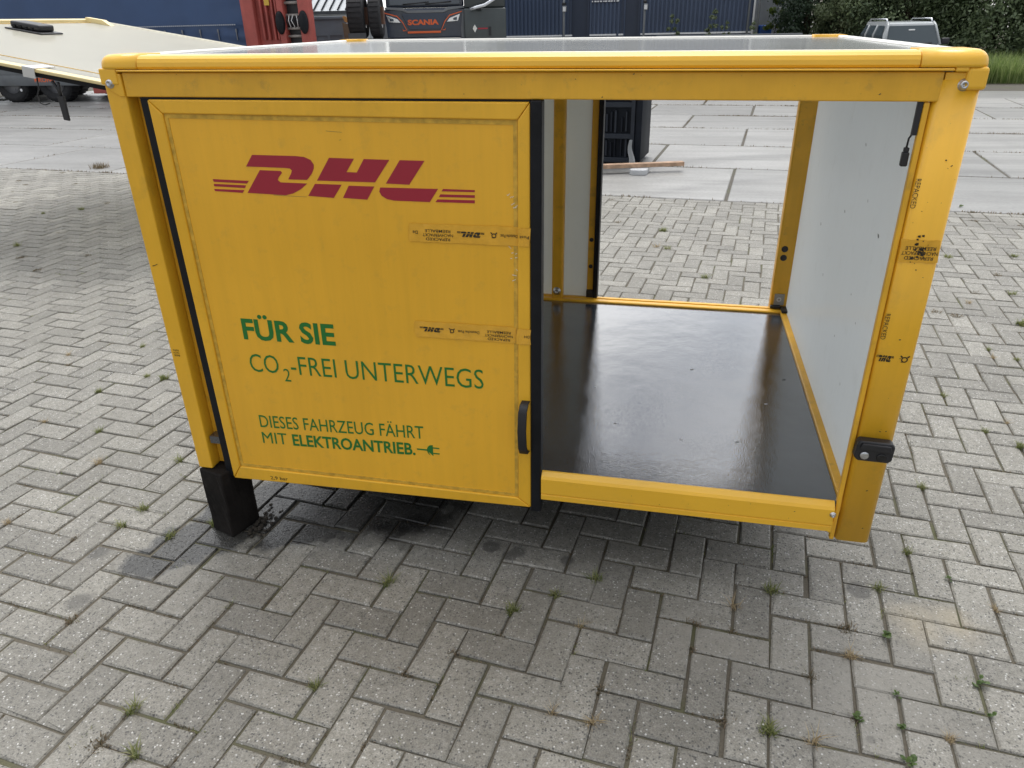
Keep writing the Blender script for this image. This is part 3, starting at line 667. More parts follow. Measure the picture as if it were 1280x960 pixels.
for dz in (-.010, .010): m.prism([(.8555, zc + dz - .002), (.876, zc + dz - .002), (.876, zc + dz + .002), (.8555, zc + dz + .002)], YT, .0054)
m.build('plug_emblem', m_grn, door)
m = MB(); text_on(m, '2,9 bar', .270, .334, -.0145, -.0125, .0130, -.0025, .004); m.build('pressure_note', m_ink, door)

def horn(m, x, z, r, y, flip=True):
    """post horn: ring with a bell and two small darts"""
    n = 16
    for k in range(n):
        a, b = 2 * PI * k / n, 2 * PI * (k + 1) / n
        m.quad(*[(x + rr * math.cos(t), y, z + rr * math.sin(t)) for rr, t in ((r * .62, a), (r, a), (r, b), (r * .62, b))])
    m.quad((x - r * .95, y, z + r * .55), (x - r * 1.5, y, z + r * 1.25), (x - r * 1.15, y, z + r * 1.45), (x - r * .55, y, z + r * .9))
    m.quad((x + r * .95, y, z + r * .55), (x + r * 1.5, y, z + r * 1.25), (x + r * 1.15, y, z + r * 1.45), (x + r * .55, y, z + r * .9))
    m.quad((x - r * 1.0, y, z - r * 1.0), (x + r * .5, y, z - r * .9), (x + r * .5, y, z - r * .72), (x - r * .9, y, z - r * .75))
def tape(x0, x1, z0, z1, y, items, parent, slope=0.0, seed=0):
    r = random.Random(seed); n = 14; vs = []; fs = []
    for i in range(n + 1):
        t = i / n; x = x0 + (x1 - x0) * t
        for z in (z0, (z0 + z1) / 2, z1):
            vs.append((x + (r.uniform(-.003, .003) if i in (0, n) else 0), y - .0006 - r.random() * .0009, z + r.uniform(-.0012, .0012)))
    for i in range(n):
        for k in range(2): fs.append((i * 3 + k, i * 3 + k + 3, i * 3 + k + 4, i * 3 + k + 1))
    tp = MB().add(vs, fs).build('packing_tape', m_tape, parent)
    m = MB(); yp = y - .0022; H = z1 - z0
    for it in items:
        k, a, b = it[0], it[1], it[2]
        if k == 'rep':
            for q, t_ in enumerate(('REPACKED', 'NACHVERPACKT', 'REEMBALLE')):
                wv = (.80, 1.0, .84)[q]; c = (a + b) / 2; hw = (b - a) / 2 * wv
                zt = z0 + H * (.30 + .22 * q) - H * .04
                text_on(m, t_, c - hw, c + hw, zt, zt, H * .155, yp, .004, flip=True)
        elif k == 'dhl':
            logo(m, Fit(a, b, z0 + H * .36, z0 + H * .66, yp - .0001, yp + .0002, flip=True))
        elif k == 'horn': horn(m, (a + b) / 2, z0 + H * .5, H * .13, yp)
        elif k == 'dp': text_on(m, it[3], a, b, z0 + H * .60, z0 + H * .60, H * .17, yp, .006, flip=True)
    m.build('tape_print', m_ink, tp)
    return tp
tape(.832, 1.136, .832, .883, .0040, [('dp', .842, .856, 'De'), ('rep', .870, .956), ('dhl', .968, 1.044), ('horn', 1.062, 1.078), ('dp', 1.088, 1.134, 'Deutsche Post')], door, seed=1)
tape(.827, 1.128, .549, .598, .0040, [('dhl', .842, .914), ('horn', .932, .946), ('dp', .956, 1.020, 'Deutsche Post'), ('rep', 1.036, 1.118)], door, seed=2)
tape(1.139, 1.1690, .833, .882, -.0025, [('dp', 1.141, 1.167, 'Post')], door, seed=3)
tape(1.1305, 1.1690, .550, .597, -.0025, [('dp', 1.152, 1.167, 'DH')], door, seed=4)
tape(2.0735, 2.160, .838, .893, -.0002, [('rep', 2.078, 2.158)], B_, seed=5)
m = MB()   # scuffed print left over on the posts
def vtext(m, body, x, z0, z1, cap_, y, off=0.0):
    text_on(m, body, 0, z1 - z0, 0, 0, cap_, y, off, O=lambda X, Z: (x + Z, y, z1 - X))
vtext(m, 'REPACKED', 2.0745, .966, 1.034, .0115, -.0008); m.build('tape_print', m_ink, B_); m = MB(); vtext(m, 'REPACKED', 2.0740, .634, .703, .0115, -.0008)
m.build('tape_print', m_ink, B_)
m = MB(); logo(m, Fit(2.074, 2.116, .573, .591, -.0010, -.0006, flip=True)); horn(m, 2.142, .582, .008, -.0009); m.build('tape_print', m_ink, B_)
m = MB(); r = random.Random(5)
for k in range(26):   # black smear over the tape
    x = 2.112 + r.gauss(0, .008); z = .866 + r.gauss(0, .016); q = r.uniform(.001, .004)
    m.quad((x - q, -.0030, z - q * .5), (x + q, -.0030, z - q), (x + q * .8, -.0030, z + q), (x - q, -.0030, z + q * .7))
m.build('tar_smear', m_ink, B_)
m = MB()
for q, t_ in enumerate(('REE', 'NACH', 'REPA')): text_on(m, t_, .006, .026, .428 + .009 * q, .428 + .009 * q, .006, -.0010, .004, flip=True)
m.build('tape_print', m_ink, B_)
m = MB(); m.quad((.004, -.0008, .719), (.012, -.0008, .7215), (.012, -.0008, .7235), (.004, -.0008, .722)); m.quad((.012, -.0008, .7215), (.022, -.0008, .726), (.022, -.0008, .728), (.012, -.0008, .7235)); m.build('scratch', m_ink, B_)
# scratches and flecks on the door sheet
r = random.Random(9); m_scr = M('scratch_tone', (.30, .19, .05), .5)
for (x, z, l, a) in ((.62, 1.118, .045, -.06), (.655, 1.095, .006, .3), (.44, .945, .10, -.02), (1.0, .20, .03, 1.5), (1.01, .19, .02, 1.6)):
    c, s_ = math.cos(a) * l, math.sin(a) * l
    MB().quad((x, .0050, z), (x + c, .0050, z + s_), (x + c, .0050, z + s_ + .0009), (x, .0050, z + .0012)).build('scratch', m_scr, door)
m = MB()
for k in range(16):
    x = 1.118 + r.uniform(-.012, .012); z = r.choice([.95, .93, .82, .78, .75]) + r.uniform(-.02, .02); l = r.uniform(.004, .014); a = r.uniform(-.8, .8)
    m.quad((x, .0036, z), (x + l * math.cos(a), .0036, z + l * math.sin(a)), (x + l * math.cos(a), .0036, z + l * math.sin(a) + .002), (x, .0036, z + .0025))
tag(m.build('tape_scrap', M('tape_scrap', (.72, .66, .5), .25), door), kind='stuff')

# scuffs and chips
m_scuff = M('scuff_grey', (.30, .30, .29), .6); m_chip = M('paint_chip', (.10, .075, .03), .6); m_fleck = M('pale_fleck', (.5, .5, .48), .5)
r = random.Random(31)
def blot(c, u, v, size, n=7):
    # small ragged polygon in the plane spanned by u and v
    pts = []
    for k in range(n):
        a = 2 * PI * k / n; q = size * r.uniform(.45, 1.0); pts.append(Vector(c) + Vector(u) * q * math.cos(a) + Vector(v) * q * .6 * math.sin(a))
    return MB().add(pts, [tuple(range(n))])
for (y, z, q) in ((.739, .79, .012), (.28, .827, .012), (.466, .883, .007), (.445, .601, .006), (.364, .332, .006), (.9, .52, .008), (.62, 1.02, .010), (.33, .55, .005), (.55, .42, .006), (1.1, .66, .010)):
    blot((2.0917, y, z), (0, 1, .5), (0, -.4, 1), q).build('scuff_mark', m_scuff, B_)
for (x, y, q, mt) in ((2.002, .81, .010, m_blk), (1.915, .593, .009, m_fleck), (1.658, .842, .012, m_scuff), (1.40, .35, .008, m_scuff), (1.62, .28, .006, m_fleck), (1.30, .62, .007, m_fleck), (1.80, .30, .009, m_scuff)):
    blot((x, y, .1256), (1, .3, 0), (-.3, 1, 0), q).build('scuff_mark', mt, B_)
cm = MB()
for k in range(46):
    w_ = r.random()
    if w_ < .45: c = (r.uniform(2.078, 2.158), -.0006, r.uniform(.0, 1.2))
    elif w_ < .75: c = (r.uniform(.12, 2.08), -.0006, 1.2 + r.random() * .06)
    else: c = (r.uniform(1.22, 2.04), -.0126, r.uniform(.06, .105))
    b_ = blot(c, (1, 0, r.uniform(-.5, .5)), (0, 0, 1), r.choice([.0012, .0016, .002, .0035]), 6); cm.add(b_.v, b_.f)
tag(cm.build('paint_chips', m_chip, B_), kind='stuff')

# push-button unit on the right post
su = MB(); b = bmesh.new()
su.prism([(2.066, .300), (2.070, .345), (2.076, .351), (2.156, .348), (2.164, .338), (2.163, .297), (2.154, .288), (2.076, .290)], -.030, .0, bev=.005)
unit = su.build('button_unit', m_blk, B_)
MB().prism([(2.075, .329), (2.080, .346), (2.152, .343), (2.158, .322)], -.036, -.029, bev=.003).build('hood', m_blk, unit)
disc(2.0905, -.0302, .309, .0115, 'button', m_steel, unit, h=.005)
disc(2.134, -.0302, .305, .0125, 'socket', M('socket_black', (.008, .008, .009), .25), unit, h=.003)
# loose connector inside the right wall
cn = MB().box(2.038, 2.053, .012, .028, 1.058, 1.090, bev=.003).box(2.040, 2.051, .014, .026, 1.090, 1.100, bev=.002).build('cable_connector', m_blk, B_)
MB().tube([(2.045, .02, 1.098), (2.046, .02, 1.120), (2.054, .018, 1.136), (2.060, .023, 1.148)], .0022, 6).build('cable', m_blk, cn)
MB().box(2.046, 2.0565, .006, .016, 1.128, 1.199).build('magnet_strip', m_blk, B_)

# ------------------------------------------------------------------ timber under the box
def block(cx, cy, sx, sy, h, rz, label, grp=None, seed=0):
    r = random.Random(seed); b = bmesh.new(); bmesh.ops.create_cube(b, size=1)
    for v in b.verts:
        v.co = Vector((v.co.x * sx + r.uniform(-.004, .004), v.co.y * sy + r.uniform(-.004, .004), (v.co.z + .5) * h))
    bmesh.ops.subdivide_edges(b, edges=b.edges, cuts=3, use_grid_fill=True)
    for v in b.verts:
        if .01 < v.co.z < h - .003: v.co.x += r.uniform(-.0025, .0025); v.co.y += r.uniform(-.0025, .0025)
    bmesh.ops.bevel(b, geom=[e for e in b.edges if e.calc_face_angle(0) > .8], offset=.004, segments=1, profile=.5, affect='EDGES')
    o = MB().bm(b).build('timber_block', m_timber_dark, None, (cx, cy, 0)); o.rotation_euler = (0, 0, rz)
    return tag(o, label, 'wood block', grp)
block(.066, .045, .108, .125, .262, rad(-17), 'dark tarred timber block standing upright under the left front post of the yellow box', seed=1)
block(1.12, .82, 1.75, .16, .258, 0.0, 'added unseen timber beam under the yellow box, blocking light from behind', seed=2)  # beam added out of sight to keep light from the rear off the ground
# crumbs of earth beside the block
m = MB(); r = random.Random(4)
for k in range(60):
    x = .135 + abs(r.gauss(0, .03)); y = .06 + r.gauss(0, .05); s_ = r.uniform(.002, .009)
    b = bmesh.new(); bmesh.ops.create_icosphere(b, subdivisions=1, radius=s_)
    b.transform(Matrix.Translation((x, y, s_ * .4 + r.uniform(0, .012))) @ Matrix.Diagonal((1, 1.2, .7, 1))); m.bm(b)
tag(m.build('earth_crumbs', m_ground_('damp_earth', (.02, .016, .012), (.05, .04, .03), (.03, .03, .015), 20, .5)), kind='stuff')

# ------------------------------------------------------------------ things behind the box
# white-and-yellow panel lying tilted on trestles
m_pan = M('glare_cream_panel', (0.90, 0.885, 0.82), 0.18, var=0.04, vscale=2.5, dirt=0.25, dcol=(.68, .45, .35), dscale=3, bump=0.03, bscale=8, trans=0.7)  # cream base colour carries the glare over a yellow panel
m_panf = M('panel_edge_yellow', (0.74, 0.60, 0.30), 0.35, var=0.1)
PN = thing('body_panel', 'large cream panel with black vent lying tilted, far left behind the yellow box', 'panel', (-3.458, 4.338, 1.714))
PN.scale = (1.3333,) * 3; PN.location = CAM + 1.3333 * (Vector((-3.458, 4.338, 1.714)) - CAM)
PN.rotation_euler = Matrix(((0.9862, 0.0535, 0.1564), (-0.0528, 0.9986, -0.0088), (-0.1566, 0.0004, 0.9877))).to_euler()
PL, PW = 2.4, 2.4
MB().box(.03, PL - .03, -PW + .03, -.03, -.035, -.006).build('sheet', m_pan, PN)
e = MB().box(0, PL, -.06, 0, -.05, 0, bev=.006); e.build('edge_rail', m_pan, PN)
MB().box(0, PL, -PW, -PW + .07, -.018, 0, bev=.004).build('edge_rail', m_panf, PN)
MB().box(-.002, .055, -PW + .072, -.062, -.05, .012, bev=.006).build('edge_rail', m_panf, PN)
MB().box(PL - .055, PL + .002, -PW + .072, -.062, -.05, .001, bev=.006).build('edge_rail', m_panf, PN)
MB().box(.3, PL - .2, -PW + .22, -PW + .226, -.007, -.003).build('seam', m_sealant, PN)
MB().box(.10, .106, -PW + .2, -.16, -.007, -.002).build('seam', m_sealant, PN)
MB().prism([(.056, -.005), (.056, .03), (.22, .03), (.30, -.005)], -.20, -.15, bev=.002).build('fold_flap', m_panf, PN)
v_ = MB().box(.31, .62, -1.25, -1.05, -.006, .006, bev=.005).build('vent', m_blk, PN)
MB().box(.33, .58, -1.22, -1.08, .006, .052, bev=.014, seg=3).build('vent_hood', m_blk, v_)
for k in range(4): MB().box(.36 + .05 * k, .38 + .05 * k, -1.227, -1.219, .012, .030).build('vent_slot', m_seal, v_)
MB().box(.03, PL - .03, -PW + .01, -PW + .10, -.042, -.019).build('under_rail', m_under, PN)
MB().box(1.60, 1.68, -PW - .004, -PW + .14, .0005, .004).box(1.60, 1.68, -PW - .006, -PW - .0025, -.05, .004).build('tape_patch', M('foil_tape', (.6, .6, .6), .25, metal=.6), PN)
fl = MB(); fl.tube([(1.76, -PW + .02, -.05), (1.785, -PW + .03, -.09), (1.80, -PW + .03, -.13)], .009, 8); fl.tube([(1.80, -PW + .02, -.05), (1.80, -PW + .03, -.13)], .008, 8)
fl.prism([(1.78, -.13), (1.82, -.12), (1.835, -.25), (1.80, -.25)], -PW + .02, -PW + .035, bev=.003)
fl.build('rubber_strap', m_blk, PN)
MB().tube([(1.655, -PW + .03, -.05), (1.655, -PW + .03, -.11), (1.635, -PW + .03, -.15), (1.65, -PW + .03, -.185), (1.68, -PW + .03, -.19), (1.715, -PW + .03, -.175)], .0035, 6).build('loose_cable', m_blk, PN)
lg = MB()
for (x, y) in ((.06, -PW + .1), (PL - .1, -PW + .25), (PL - .1, -.3)):
    p = PN.matrix_basis @ Vector((x, y, -.12)); q = PN.matrix_basis.inverted() @ Vector((p.x, p.y, 0.0))
    MB().tube([(x, y, -.12), tuple(q)], .035, 8).build('trestle_leg', m_under, PN)

# curtain-sided trailer
m_tarp = M('blue_tarpaulin', (0.030, 0.068, 0.165), 0.34, var=0.10, vscale=1.2, bump=0.35, bscale=2.5)
m_tarp2 = M('blue_tarpaulin_hem', (0.026, 0.058, 0.14), 0.4, var=0.15, vscale=4, bump=0.3, bscale=6)
m_dgrey = M('dark_grey_paint', (0.06, 0.065, 0.072), 0.5, var=0.2, dirt=0.3)
m_skirt = M('grey_skirt', (0.13, 0.14, 0.15), 0.5, var=0.15, dirt=0.3)
m_tyre = M('tyre_rubber', (0.016, 0.016, 0.018), 0.75, var=0.3, vscale=12, dirt=0.4, dcol=(.06, .055, .05))
m_rim = M('wheel_rim', (0.22, 0.22, 0.23), 0.45, metal=0.5, var=0.2)
m_orange = M('orange_print', (0.75, 0.13, 0.03), 0.45)
m_wprint = M('white_print', (0.7, 0.7, 0.7), 0.45)
m_redp = M('faded_red_paint', (0.37, 0.080, 0.065), 0.55, var=0.2, vscale=3, dirt=0.5, dcol=(.12, .05, .04), dscale=5)
TR = thing('trailer', 'semi-trailer with a dark blue tarpaulin side parked behind the cream panel', 'trailer', (-8.10, 15.45, 0))
def curtain(x0, x1, z0, z1, y):
    n = 90; mz = 14; vs = []; fs = []; r = random.Random(2)
    for i in range(n + 1):
        for k in range(mz + 1):
            x = x0 + (x1 - x0) * i / n; z = z0 + (z1 - z0) * k / mz
            near_end = math.exp(-(x1 - x) / .7)
            d = .018 * math.sin(z * 22 + x * 3) * near_end + .012 * math.sin(x * 1.9 + z * .6) + .010 * math.exp(-(z - z0) / .25) * math.sin(x * 9)
            vs.append((x, y + d, z))
    for i in range(n):
        for k in range(mz): a = i * (mz + 1) + k; fs.append((a, a + mz + 1, a + mz + 2, a + 1))
    return MB().add(vs, fs, True)
curtain(-13.2, -.42, 1.60, 4.0, 0).build('tarpaulin', m_tarp, TR)
curtain(-13.2, -.42, 1.17, 1.665, -.012).build('tarpaulin_hem', m_tarp2, TR)
m = MB()
for k in range(int(2.75 / .055)): m.box(-3.35 + .055 * k, -3.35 + .055 * k + .034, -.045, -.03, 1.676, 1.699)
tag(m.build('strap_band', M('strap_grey', (.40, .42, .46), .5), TR), kind='stuff')
m_bk = M('buckle_grey', (.16, .17, .19), .4)
for k in range(20):
    x = -.62 - .47 * k
    b_ = MB().box(x - .018, x + .018, -.055, -.03, 1.53, 1.60, bev=.004).box(x - .009, x + .009, -.05, -.03, 1.36, 1.53)
    b_.build('buckle_strap', m_bk, TR)
MB().box(-13.2, -.38, .03, 2.5, 1.10, 1.17).box(-13.2, -.4, .05, 2.48, 1.17, 4.02).build('body', m_dgrey, TR)
MB().box(-.40, -.33, -.03, 2.52, 1.12, 4.05, bev=.01).build('rear_post', m_skirt, TR)
MB().box(-12.9, -.5, .35, .5, .80, 1.10).box(-12.9, -.5, 2.0, 2.15, .80, 1.10).build('chassis_beam', m_dgrey, TR)
MB().box(-8.6, -5.0, -.02, .02, .66, 1.06, bev=.005).build('side_skirt', m_skirt, TR)
MB().box(-8.6, -5.0, -.035, .05, .40, .655, bev=.01).build('side_guard', m_skirt, TR)
t_ = MB(); text_on(t_, 'KRONE', -6.52, -5.93, .49, .49, .10, -.038, .02); t_.build('lettering', m_orange, TR)
t_ = MB(); text_on(t_, 'KRONE', -8.2, -7.62, .49, .49, .10, -.038, .02); t_.build('lettering', m_orange, TR)
for x in (-6.05, -7.36, -8.67):
    for y in (.22, 2.2): wheel(TR, x, y, .50, .50, .38, m_tyre, m_rim)
MB().box(-4.95, -.6, .06, .16, .20, .44, bev=.01).build('rear_guard', m_redp, TR)
for x in (-4.4, -3.0, -1.2): MB().box(x, x + .08, .2, .28, .44, .82).build('guard_bracket', m_dgrey, TR)
for x, z in ((-5.78, .62), (-7.0, .30)): disc(x, -.04, z, .035, 'reflector', m_wprint, TR)

# red steel tipper frame beside the trailer
RD = thing('tipper_frame', 'faded red steel frame with rungs and dark oval lamps right of the blue tarpaulin', 'steel frame', (-7.27, 15.2, 0)); RD.scale = (.912, 1, 1)
MB().box(-1.24, -.90, 0, .25, .25, 3.2, bev=.02).build('upright', m_redp, RD)
MB().box(-.90, -.28, .16, .24, .25, 3.2).build('back_plate', m_redp, RD)
for x in (-.76, -.62, -.46, -.36): MB().box(x, x + .05, .06, .16, 1.35, 3.2, bev=.01).build('stiffener', m_redp, RD)
MB().box(-.27, -.10, 0, .25, .25, 3.2, bev=.02).build('upright', m_redp, RD)
MB().box(.30, .58, 0, .25, .25, 3.2, bev=.02).build('upright', m_redp, RD)
for z in (1.42, 1.58, 1.85, 2.1): MB().tube([(-.10, .12, z), (.30, .12, z)], .03, 8).build('rung', M('rung_grey', (.28, .26, .24), .5) if z == 1.42 else bpy.data.materials['rung_grey'], RD)
r = random.Random(3)
for k in range(7):
    x = -.06 + .05 * k; MB().tube([(x, .1, 1.84), (x + r.uniform(-.03, .03), .06, 1.74), (x + r.uniform(-.02, .04), .1, 1.6)], .012, 6).build('hose', m_wprint if k % 2 else m_blk, RD)
MB().box(-.10, .30, .2, .24, .3, 3.2).build('backing', m_blk, RD)
for x in (-.20, .43):
    T = Matrix.Translation((x, -.03, 1.70)) @ Matrix.Rotation(PI / 2, 4, 'X') @ Matrix.Diagonal((.6, 1.25, 1, 1))
    MB().lathe([(.19, -.04), (.19, .02), (.15, .05), (.0005, .06)], 24, T).build('oval_lamp', m_seal, RD)
MB().box(-.60, -.47, .04, .06, 2.06, 2.45).build('yellow_plate', M('plate_yellow', (.6, .38, .05), .5), RD)
MB().box(-1.2, .56, .02, .3, .12, .25).build('foot_beam', m_redp, RD)
for x in (-1.1, .4): MB().box(x - .15, x + .2, -.1, 1.6, 0, .12).build('foot', m_dgrey, RD)

# small grey building with a pale seamed roof
m_zinc = M('zinc_roof', (0.55, 0.58, 0.60), 0.4, var=0.06); m_clad = M('pale_cladding', (0.42, 0.44, 0.45), 0.6, var=0.1)
GB = thing('shed', 'small pale grey shed with a seamed metal roof behind the red frame', 'shed', (-10.6, 24.5, 0), rad(14))
MB().box(-2.6, 2.1, 0, 5, 0, 2.05).build('wall', m_clad, GB)
rf = MB().quad((-2.9, -.25, 2.06), (1.15, -.25, 2.06), (2.2, 2.5, 4.3), (-2.9, 2.5, 4.3)).quad((-2.9, -.25, 2.0), (-2.9, 2.5, 4.24), (2.2, 2.5, 4.24), (1.15, -.25, 2.0)).build('roof', m_zinc, GB)
for k in range(15):
    x0 = -2.8 + .27 * k; MB().tube([(x0, -.25, 2.09), (x0 + 1.0, 2.5, 4.33)], .028, 5).build('roof_seam', m_dgrey, rf)
MB().box(-2.95, 1.2, -.36, -.26, 1.96, 2.06).build('gutter', m_dgrey, GB)
for k in range(9): MB().box(1.16 + .10 * k, 1.24 + .10 * k, -.03, -.001, .1, 2.04).build('cladding_board', m_clad, GB)

# blue-grey skip
GS = thing('skip', 'blue-grey steel skip standing between the red frame and the black tyres', 'skip', (-7.5, 18.5, 0), rad(12))
m_skip = M('skip_paint', (0.16, 0.19, 0.22), 0.5, var=0.12, dirt=0.3)
sk = MB(); sk.prism([(-.80, 1.78), (.18, 1.78), (.18, .3), (-.80, .3)], 0, 1.8); sk.build('body', m_skip, GS)
MB().box(-.84, .22, -.05, .02, 1.77, 1.84, bev=.01).box(-.82, .2, -.03, 0, 1.38, 1.43).build('rim', m_skip, GS)
for x in (-.7, -.35, .05): MB().box(x, x + .06, -.04, -.001, .35, 1.38).build('rib', m_skip, GS)
MB().box(-.7, .1, .1, 1.7, 0, .298).build('runner', m_dgrey, GS)
LP = thing('bent_board', 'splintered orange-brown board leaning at the right end of the grey skip', 'board', (-7.32, 18.35, 0), rad(12))
MB().prism([(.0, 1.82), (.05, 1.84), (.30, 1.70), (.27, 1.62), (.05, 1.70)], -.05, -.02).build('board_top', M('board_orange', (.50, .25, .08), .6, var=.3), LP)
MB().prism([(-.02, 1.68), (.26, 1.61), (.22, .0), (.08, .0)], -.06, -.03).build('board_body', M('board_brown', (.16, .11, .07), .7, var=.3), LP)

# two large tyres carried on a low black bogie
BG = thing('bogie', 'low black bogie carrying the two big tyres left of the truck', 'bogie', (-6.18, 17.0, 0), rad(14))
MB().box(-.45, .50, -.2, .9, .55, 1.30, bev=.02).build('frame', m_under, BG)
MB().box(-.38, .05, -.26, -.2, 1.30, 1.44).build('bracket', m_dgrey, BG)
for x in (-.25, .35): wheel(BG, x, .3, .30, .30, .2, m_tyre, m_rim, ax='x')
def big_tyre(x, wd, label):
    a = rad(14); t = thing('tyre', label, 'tyre', (-6.18 + x * math.cos(a), 17.0 + x * math.sin(a), 1.30 + .52), rad(14))
    wheel(t, 0, .15, 0, .50, wd, m_tyre, m_rim, ax='x', name='tread')
    MB().box(wd * .3, wd * .62, -.02, .3, -.2, .18).build('hub', M('rusty_hub', (.12, .06, .04), .8, var=.4) if 'rusty_hub' not in bpy.data.materials else bpy.data.materials['rusty_hub'], t)
big_tyre(-.16, .42, 'big black tyre nearer the grey skip, standing on a bogie')
big_tyre(.29, .30, 'big black tyre right against the truck, standing on a bogie')

# truck with an orange name on its grille
m_navy = M('navy_paint', (0.035, 0.046, 0.070), 0.22, var=0.1, coat=.5); m_glass = M('truck_glass', (0.03, 0.05, 0.075), 0.06, spec=.8)
m_chrome = M('lamp_chrome', (0.75, 0.77, 0.8), 0.15, metal=0.8); m_fair = M('grey_fairing', (0.17, 0.18, 0.19), 0.45, var=.08)
TK = thing('truck', 'dark navy truck facing the camera with an orange name on its grille', 'truck', (-5.37, 19.39, 0), rad(18))
MB().prism([(-1.10, 1.98), (1.08, 1.98), (1.12, 1.25), (-1.14, 1.25)], 0, 2.2, bev=.04).build('cab', m_navy, TK)
MB().prism([(-1.06, 2.0), (1.04, 2.0), (1.0, 3.7), (-1.02, 3.7)], .12, 2.2, bev=.05).build('cab_top', m_navy, TK)
wsb = MB().prism([(-.96, 2.06), (.94, 2.06), (.92, 3.0), (-.94, 3.0)], .085, .13, bev=.01).build('windscreen', m_glass, TK)
MB().tube([(-.6, .07, 2.08), (.1, .065, 2.13)], .015, 6).build('wiper', m_blk, wsb); MB().tube([(.0, .07, 2.08), (.7, .065, 2.13)], .015, 6).build('wiper', m_blk, wsb)
MB().prism([(-1.08, 2.02), (-.62, 2.00), (-.5, 1.93), (.48, 1.93), (.60, 2.00), (1.05, 2.02), (1.05, 1.97), (.62, 1.93), (.46, 1.87), (-.48, 1.87), (-.64, 1.93), (-1.08, 1.97)], -.035, .01, bev=.006).build('brow', m_fair, TK)
MB().prism([(-.66, 1.86), (.58, 1.86), (.38, 1.47), (-.46, 1.47)], -.03, .01, bev=.01).build('grille', M('grille_dark', (.045, .058, .085), .35), TK)
for s_ in (-1, 1):
    cx = -.07; mk = lambda P: [(cx + s_ * (p[0]), p[1]) for p in (P if s_ > 0 else list(reversed(P)))]
    hl = MB().prism(mk([(.99, 1.83), (.70, 1.73), (.62, 1.64), (.93, 1.66)]), -.04, .01, bev=.005).build('headlight', m_chrome, TK)
    MB().prism(mk([(.90, 1.76), (.80, 1.73), (.80, 1.68), (.90, 1.68)]), -.044, -.0405).build('lens', m_glass, hl)
    MB().prism(mk([(1.04, 1.90), (.70, 1.81), (.56, 1.66), (.46, 1.46), (.48, 1.46), (.58, 1.65), (.71, 1.785), (1.04, 1.875)]), -.046, -.042).build('orange_trim', m_orange, TK)
    MB().prism(mk([(.44, 1.44), (.57, 1.44), (.58, 1.50), (.555, 1.46)]), -.05, -.02).build('orange_trim', m_orange, TK)
    MB().prism(mk([(1.20, 1.86), (1.06, 1.95), (1.0, 1.5), (.98, .6), (1.24, .6)]), -.02, .5, bev=.03).build('side_fairing', m_fair, TK)
    wheel(TK, cx + s_ * .95, 1.0, .5, .5, .3, m_tyre, m_rim, ax='x')
MB().box(-.52, .38, -.055, -.02, 1.375, 1.425, bev=.008).build('orange_trim', m_orange, TK)
t_ = MB(); text_on(t_, 'SCANIA', -.50, .33, 1.585, 1.585, .125, -.034, .045); t_.build('lettering', m_orange, TK)
MB().prism([(-1.10, 1.24), (1.06, 1.24), (1.02, .45), (-1.06, .45)], -.06, .3, bev=.04).build('bumper', m_navy, TK)
MB().tube([(-1.2, .1, 1.85), (-1.22, .02, 2.5)], .03, 8).build('mirror_arm', m_chrome, TK)

# second, dark tractor unit with a silver bar
T2 = thing('tractor_unit', 'dark grey-green lorry cab with a silver bar, right of the orange-lettered truck', 'truck', (-3.9, 19.6, 0), rad(14))
m_t2 = M('grey_green_paint', (0.045, 0.055, 0.055), 0.35, var=.1, coat=.3)
MB().box(-.46, .68, 0, 2.2, .5, 1.95, bev=.04, seg=3).build('body', m_t2, T2)
MB().box(-.44, .66, .1, 2.2, 1.955, 3.4, bev=.04).build('upper_body', m_t2, T2)
MB().tube([(-.28, -.08, 1.92), (-.1, -.10, 1.97), (.12, -.10, 2.02), (.36, -.10, 2.15), (.42, 0, 2.3)], .045, 10).build('bar', m_chrome, T2)
MB().box(-.12, .02, -.13, .0, 1.90, 1.98, bev=.015).build('bar_clamp', m_blk, T2)
MB().prism([(-.17, 1.56), (-.11, 1.46), (-.17, 1.36), (-.23, 1.46)], -.015, -.002, bev=.003).build('badge', m_chrome, T2)
MB().box(-.09, .18, -.012, -.003, 1.44, 1.475).build('badge_stripe', m_red, T2)
MB().box(.20, .27, -.02, .0, 1.28, 1.50).build('dark_trim', m_blk, T2)
for x in (-.1, .5): wheel(T2, x, .8, .48, .48, .3, m_tyre, m_rim, ax='x')

# dark blue corrugated hall
m_hall = M('navy_cladding', (0.045, 0.066, 0.115), 0.45, var=0.08, vscale=1); m_door2 = M('navy_door', (0.02, 0.03, 0.055), 0.45)
HA = thing('hall', 'dark navy hall of ribbed sheet metal with two doorways, running behind the yellow box', 'building', (-.4, 26.0, 0))
def corrug(x0, x1, z0, z1, y, pitch=.135, dep=.035):
    vs = []; fs = []; x = x0
    xs = []
    while x < x1 - .01:
        xs += [(x, y), (x + pitch * .52, y), (x + pitch * .62, y + dep), (x + pitch * .90, y + dep)]; x += pitch
    xs.append((x1, y))
    for a, b in xs: vs += [(a, b, z0), (a, b, z1)]
    for i in range(len(xs) - 1): fs.append((2 * i, 2 * i + 2, 2 * i + 3, 2 * i + 1))
    return MB().add(vs, fs)
for a, b in ((-4.9, -2.02), (-1.32, -.18), (.38, 4.02)): corrug(a, b, .2, 5.4, 0).build('cladding', m_hall, HA)
MB().box(-2.02, -1.32, .06, .2, .1, 5.4).box(-.18, .38, .06, .2, .1, 5.4).build('recess', m_door2, HA)
for x in (-2.0, -1.36, -.2, .34): MB().box(x - .03, x + .03, -.03, .06, .1, 5.4).build('door_post', m_door2, HA)
MB().box(-4.9, 4.02, .21, 8, 0, 5.38).build('hall_body', m_door2, HA)
